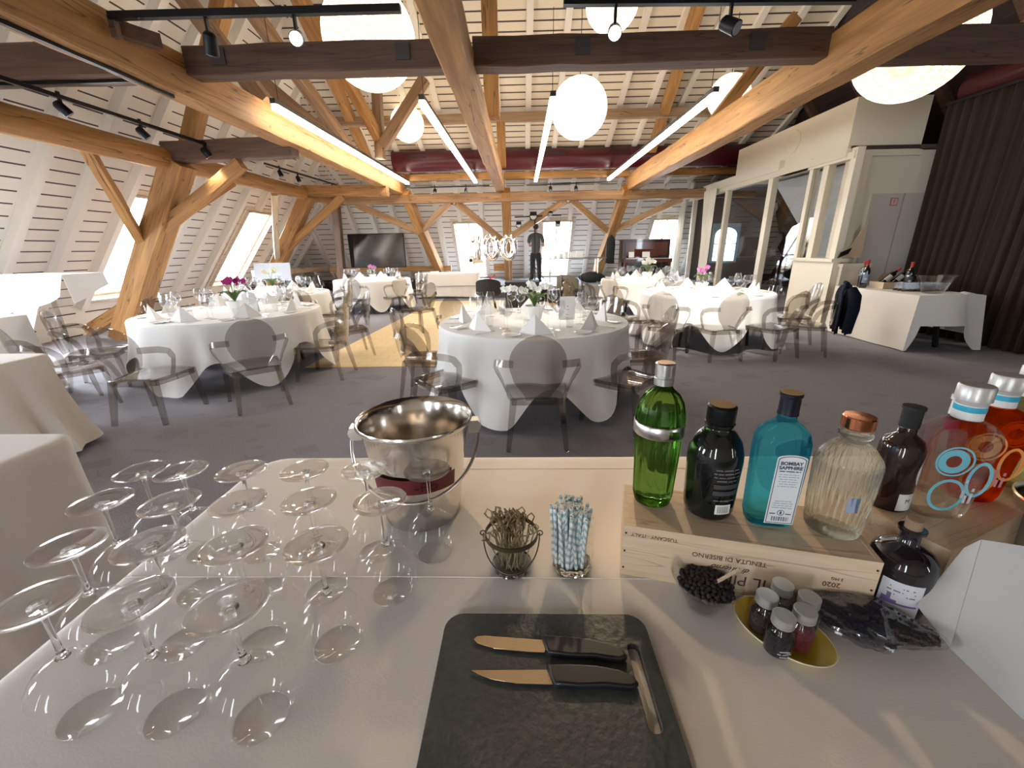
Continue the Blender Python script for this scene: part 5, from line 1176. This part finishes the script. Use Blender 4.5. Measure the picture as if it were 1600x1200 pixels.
# ------------------------------------------------------------------ stage, television, far furniture
stg = MB().bb((-2.6, 12.75, 0), (7.0, 16.0, .37)); props(obj('stage', stg, pbr('stage_grey', (.10,.10,.115), .8), smooth=False), 'low grey stage across the far end', 'stage', kind='structure')
props(obj('stage_top', MB().bb((-2.6, 12.7, .37), (7.0, 16.0, .385)), pbr('stage_lino', (.34,.38,.46), .4), smooth=False), 'pale blue grey stage floor in front of the far windows', 'stage', kind='structure')
for x, t in ((.78, 'left one'), (1.70, 'right one')):
    props(obj('step_box', MB().bb((x, 12.35, 0), (x+.75, 12.68, .37)), pbr('step_grey_%d' % (x*10), (.36,.34,.32), .6), smooth=False), 'pale grey step box in front of the stage, %s' % t, 'step')
tv = thing('television', 'large black flat television hanging in the far left corner', 'television', (-4.43, 13.15, .93), -2)
obj('casing', MB().bb((-.87, 0, 0), (.87, .06, 1.0)), BLACK, tv, smooth=False); obj('screen', MB().bb((-.85, -.004, .02), (.85, 0, .98)), pbr('tv_screen', (.012,.010,.010), .12, spec=.8), tv, smooth=False)
obj('stand', MB().bb((-.3, .02, -.93), (-.24, .06, 0)).bb((.24, .02, -.93), (.3, .06, 0)).bb((-.5, -.2, -.93), (.5, .25, -.90)), BLACKM, tv, smooth=False)
draped('white cloth on the long far table left of the balloons', -3.22, 13.0+.1-.35, -1.32, 13.45, .75, .70, 21, r=.05, flare=.04, amp=.012)
props(obj('white_box', MB().bb((-2.8, 12.95, .755), (-2.55, 13.1, .80)), PAPER, smooth=False), 'small white box lying on the long far table', 'box')
# foil balloons
def zero(x, label):
    g = thing('number_balloon', label, 'balloon', (x, 12.0, 1.46), 0, 'silver number balloons'); g.scale = (1.15, 1.15, 1.15)
    P_ = [(.135*cos(a), 0, .235*sin(a)) for a in [2*pi*i/36 for i in range(36)]]
    obj('foil', MB().tube(P_, [.085+.004*sin(9*i) for i in range(36)], 16, closed=True), SILVER, g, angle=80)
    obj('string', MB().tube([(0, 0, -.3), (.02, 0, -.8), (-.01, 0, -1.45)], .003, 5), PAPER, g)
zero(-.34, 'silver foil balloon in the shape of a zero, right one'); zero(-.82, 'silver foil balloon in the shape of a zero, middle one')
g = thing('number_balloon', 'silver foil balloon in the shape of a one', 'balloon', (-1.24, 12.05, 1.43), 0, 'silver number balloons'); g.scale = (1.15, 1.15, 1.15)
obj('foil', MB().tube([(-.11, 0, .15), (-.03, 0, .24), (.03, 0, .27), (.035, 0, .1), (.035, 0, -.12), (.035, 0, -.29)], [.03, .07, .085, .088, .088, .06], 16).tube([(-.09, 0, -.27), (.15, 0, -.27)], [.065, .065], 14), SILVER, g, angle=80)
obj('string', MB().tube([(0, 0, -.3), (.02, 0, -.8), (-.01, 0, -1.4)], .003, 5), PAPER, g)
# folding table on the stage
ft = thing('folding_table', 'narrow folding table on the stage behind the person', 'table', (1.6, 13.35, .385))
obj('tabletop', MB().bb((-.95, -.3, .72), (1.0, .3, .745)), pbr('dark_top', (.12,.10,.10), .5), ft, smooth=False)
for x in (-.7, .75): obj('leg', MB().bar((x, -.25, .72), (x, -.25, 0), .03).bar((x, .25, .72), (x, .25, 0), .03).bar((x, -.25, .1), (x, .25, .1), .02).bar((x, -.25, .6), (x+.12, -.25, .72), .02), STEELB, ft, smooth=False)
for i, (x, w, h) in enumerate(((-.42, .12, .14), (-.25, .10, .18), (-.08, .16, .16), (.10, .20, .20), (-.55, .06, .08))):
    props(obj('white_carton', MB().bb((1.6+x, 13.2, 1.131), (1.6+x+w, 13.35, 1.131+h)), PAPER, smooth=False), 'white carton on the stage table, %s' % ('second', 'third', 'fourth', 'tallest at right', 'smallest at left')[i], 'carton', 'white cartons on the stage table')
# stage light bar
lb = thing('light_stand', 'black tripod light bar with stage lamps beside the centre window', 'light stand', (.42, 13.1, .385))
obj('pole', MB().tube([(0,0,0), (0,0,1.92)], .018, 10), BLACKM, lb); obj('crossbar', MB().bar((-.6, 0, 1.93), (.78, 0, 1.96), .035), BLACKM, lb, smooth=False)
for a in (0, 120, 240): obj('leg', MB().tube([(0,0,.5), (.4*cos(radians(a)), .4*sin(radians(a)), .0)], .012, 8), BLACKM, lb)
for x, z, s in ((-.48, 1.72, .11), (-.05, 1.95, .15), (.45, 2.02, .10), (.68, 1.72, .11)):
    h = obj('stage_lamp', MB().box((x, -.02, z), (s*1.3, s*1.4, s*1.5)).tube([(x, -s*.7-.02, z), (x, -s-.03, z-.02)], [s*.6, s*.75], 14), BLACK, lb, angle=40)
    obj('lens', MB().tube([(x, -s-.031, z-.02), (x, -s-.036, z-.02)], s*.62, 14), STEEL, h)
# upright piano
pn = thing('upright_piano', 'dark mahogany upright piano beside the cream drape', 'piano', (3.72, 12.9, .385))
MAH = pbr('mahogany', (.085,.018,.010), .18, coat=.5)
obj('case', MB().bb((-.70, 0, 0), (.70, .45, 1.22)), pbr('ebony_case', (.02,.008,.008), .2, coat=.4), pn, smooth=False); obj('upper_panel', MB().bb((-.62, -.02, .78), (.62, 0, 1.16)), MAH, pn, smooth=False)
obj('lid', MB().bb((-.73, -.03, 1.22), (.73, .48, 1.25)), MAH, pn, smooth=False); obj('keybed', MB().bb((-.70, -.28, .60), (.70, 0, .70)), MAH, pn, smooth=False)
obj('keys', MB().bb((-.6, -.26, .70), (.6, -.10, .715)), PORC, pn, smooth=False); obj('music_desk', MB().box((0, -.05, .86), (.7, .02, .22), R(-12, 'X')), MAH, pn, smooth=False)
for x in (-.64, .64): obj('leg', MB().bar((x, -.24, .6), (x, -.22, 0), .07, .07, w1=.05, h1=.05), MAH, pn, smooth=False)
for x, t in ((-.55, 'left'), (-.12, 'right')): props(obj('sheet_music', MB().box((3.72+x+.1, 12.80, 1.20), (.16 if x < -.3 else .22, .01, .16), R(-10, 'X')), PAPER, smooth=False), 'white sheet of music propped on the piano, %s one' % t, 'sheet music')
# dark coat on the far right post
ct = MB().loft([(0, .14, .05, 2.4), (.2, .13, .06, 2.4), (.55, .14, .06, 2.4), (.72, .12, .05, 2.4), (.80, .05, .03, 2), (.83, .02, .02, 2)], 20)
props(obj('hanging_coat', ct, BLACKM, loc=(2.76, 13.36, .95), angle=70), 'long dark coat hanging by the far right post', 'coat')
props(obj('black_bag', MB().sph((0,0,.16), (.42, .2, .17), 16, 10), BLACKM, loc=(2.2, 13.2, .385)), 'black bag lying on the stage below the folding table', 'bag')
# white floor lamp things by the left far window
fl_ = thing('white_floor_fan', 'white standing fan by the far left window', 'fan', (-1.62, 13.9, .385))
obj('fan_base', MB().lathe([(0,0), (.15,0), (.15,.03), (0,.04)], n=24), PORC, fl_, angle=40); obj('pole', MB().tube([(0,0,.03), (0,0,.62)], .015, 10), PORC, fl_); obj('fan_head', MB().sph((0,-.04,.70), (.16, .08, .16), 20, 12), PORC, fl_); obj('hub', MB().sph((0,-.13,.70), (.05,.02,.05), 14, 8), BLACK, fl_)
# black lounge chairs and low draped table by the stage
lt = thing('low_table', 'low dark cube table in front of the stage', 'table', (.02, 10.5, 0)); obj('top', MB().bb((-.42, -.35, .62), (.42, .35, .66)), pbr('dark_cloth', (.03,.03,.035), .85), lt, smooth=False); obj('skirt', MB().bb((-.41, -.34, .02), (.41, .34, .62)), bpy.data.materials['dark_cloth'], lt, smooth=False)
def tub(label, x, y, rz, m):
    g = thing('tub_chair', label, 'chair', (x, y, 0), rz, 'dark chairs in front of the stage')
    obj('shell', MB().sheet(lambda u, v: (.28*cos(pi*(1.1*u-.05)), .26*sin(pi*(1.1*u-.05)), .42+.36*v*(.6+.4*sin(pi*u))), 16, 6, .03), m, g, angle=60)
    obj('seat', MB().lathe([(0,.38), (.25,.38), (.27,.42), (.25,.46), (0,.46)], n=24), m, g, angle=40)
    for a in (45, 135, 225, 315): obj('leg', MB().bar((.16*cos(radians(a)), .16*sin(radians(a)), .38), (.24*cos(radians(a)), .24*sin(radians(a)), 0), .022), BLACKM, g, smooth=False)
tub('black tub chair left of the low dark table', -.78, 9.9, 180, BLACKM); tub('grey tub chair right of the low dark table', 1.2, 10.9, 150, pbr('taupe_fabric', (.18,.16,.12), .8))
for x, y, m, t in ((-.62, 10.55, 'red', ''), ): props(obj('red_ribbon', MB().box((-.66, 9.62, .82), (.16, .02, .03), R(-35, 'Y')), pbr('ribbon_red', (.65,.04,.02), .5), smooth=False), 'small red strap on the black tub chair', 'strap')
for i, (x, y) in enumerate(((.35, 11.6), (.75, 11.3))):
    props(obj('equipment_case', MB().bb((x, y, 0), (x+.36, y+.4, .34)), BLACKM, smooth=False), 'black equipment case in front of the stage, %s' % ('left one', 'right one')[i], 'case')

# ------------------------------------------------------------------ the person at the far window
def skin(name, verts, edges, mat, parent=None, sub=2, root=0):
    me = bpy.data.meshes.new(name); me.from_pydata([v[:3] for v in verts], edges, []); o = bpy.data.objects.new(name, me); COL.objects.link(o)
    m = o.modifiers.new('skin', 'SKIN'); m.use_smooth_shade = True
    for i, v in enumerate(verts):
        r = v[3]; me.skin_vertices[0].data[i].radius = r if hasattr(r, '__len__') else (r, r); me.skin_vertices[0].data[i].use_root = (i == root)
    s = o.modifiers.new('sub', 'SUBSURF'); s.levels = sub; s.render_levels = sub
    me.materials.append(mat)
    if parent: o.parent = parent
    return o
SKIN = pbr('skin', (.50,.28,.19), .55); HAIR = pbr('dark_hair', (.03,.02,.015), .7); SHIRT = pbr('grey_shirt', (.075,.078,.078), .85); TROU = pbr('black_trousers', (.012,.012,.015), .85)
PX, PY, PZ = .47, 13.75, .387
V = [(0,0,.93,(.12,.09)), (0,.01,1.12,(.125,.09)), (0,.0,1.32,(.145,.095)), (0,-.01,1.44,(.10,.075)), (0,0,1.50,(.055,.055)), (0,.02,1.56,(.055,.06)), (0,.025,1.64,(.075,.09)), (0,.03,1.71,(.068,.08)), (0,.03,1.745,(.04,.05)),
     (.17,0,1.40,.055), (.235,.02,1.24,.045), (.25,.06,1.10,.040), (.18,.24,1.12,.030), (.14,.33,1.15,.024),
     (-.17,0,1.40,.055), (-.225,.03,1.24,.045), (-.22,.10,1.11,.038), (-.12,.27,1.13,.030), (-.08,.35,1.16,.024),
     (.09,0,.86,.09), (.11,.01,.50,.058), (.12,-.02,.26,.055), (.13,-.01,.09,.036), (.14,.09,.04,.032), (.15,.15,.03,.022),
     (-.09,0,.86,.09), (-.11,.01,.50,.058), (-.11,-.02,.26,.055), (-.12,-.01,.09,.036), (-.13,.09,.04,.032), (-.13,.15,.03,.022)]
Ed = [(0,1),(1,2),(2,3),(3,4),(4,5),(5,6),(6,7),(7,8),(3,9),(9,10),(10,11),(11,12),(12,13),(3,14),(14,15),(15,16),(16,17),(17,18),(0,19),(19,20),(20,21),(21,22),(22,23),(23,24),(0,25),(25,26),(26,27),(27,28),(28,29),(29,30)]
def hand(sx, bx, by, bz):
    k = len(V); base = 13 if sx > 0 else 18
    V.append((bx, by+.05, bz+.01, (.024,.014))); Ed.append((base, k))
    for i, (dx, ln) in enumerate(((-.026, .060), (-.009, .070), (.009, .066), (.025, .052))):
        q = len(V); V.append((bx+dx, by+.085, bz+.014, .009)); V.append((bx+dx*1.1, by+.085+ln*.55, bz+.006, .008)); V.append((bx+dx*1.1, by+.08+ln*.85, bz-.016, .007))
        Ed.extend([(k, q), (q, q+1), (q+1, q+2)])
    q = len(V); V.append((bx-sx*.035, by+.045, bz+.005, .010)); V.append((bx-sx*.05, by+.08, bz-.005, .008)); Ed.extend([(k, q), (q, q+1)])
hand(1, .14, .33, 1.15); hand(-1, -.08, .35, 1.16)
body = skin('person', V, Ed, SKIN); body.location = (PX, PY, PZ); body.rotation_euler = (0, 0, radians(-14))
props(body, 'person in grey shirt and black trousers, back turned, working at the far window', 'person')
skin('shirt', [(0,0,.80,(.150,.118)), (0,0,.90,(.150,.115)), (0,.01,1.12,(.150,.112)), (0,0,1.32,(.168,.118)), (0,-.01,1.445,(.115,.088)), (0,-.002,1.495,(.062,.062)), (.175,0,1.405,.070), (.232,.015,1.27,.062), (.242,.03,1.19,.060), (-.175,0,1.405,.070), (-.225,.02,1.27,.062), (-.226,.045,1.19,.060)],
     [(0,1),(1,2),(2,3),(3,4),(4,5),(4,6),(6,7),(7,8),(4,9),(9,10),(10,11)], SHIRT, body)
skin('trousers', [(0,0,.96,(.142,.108)), (0,0,.90,(.142,.11)), (.095,0,.80,.105), (.11,.01,.50,.078), (.12,-.01,.26,.070), (.13,-.01,.07,.062), (-.095,0,.80,.105), (-.11,.01,.50,.078), (-.115,-.01,.26,.070), (-.12,-.01,.07,.062)],
     [(0,1),(1,2),(2,3),(3,4),(4,5),(1,6),(6,7),(7,8),(8,9)], TROU, body)
obj('hair', MB().sph((0,.005,1.685), (.088,.098,.092), 20, 14), HAIR, body)
for s in (-1, 1):
    obj('ear', MB().sph((s*.088,.035,1.655), (.012,.022,.032), 10, 8), SKIN, body)
    obj('shoe', MB().loft([(0, .048, .13, 3), (.03, .05, .135, 3), (.07, .042, .10, 2.4), (.10, .035, .05, 2)], 24), BLACKM, body, loc=(s*.135, .05, -.002), angle=50)
obj('nose', MB().sph((0,.125,1.64), (.014,.022,.024), 10, 8), SKIN, body); obj('mouth', MB().sph((0,.108,1.595), (.026,.008,.007), 10, 6), pbr('lips', (.40,.15,.12), .5), body)
for s in (-1, 1): obj('eye', MB().sph((s*.030,.105,1.665), .012, 10, 8), PORC, body)
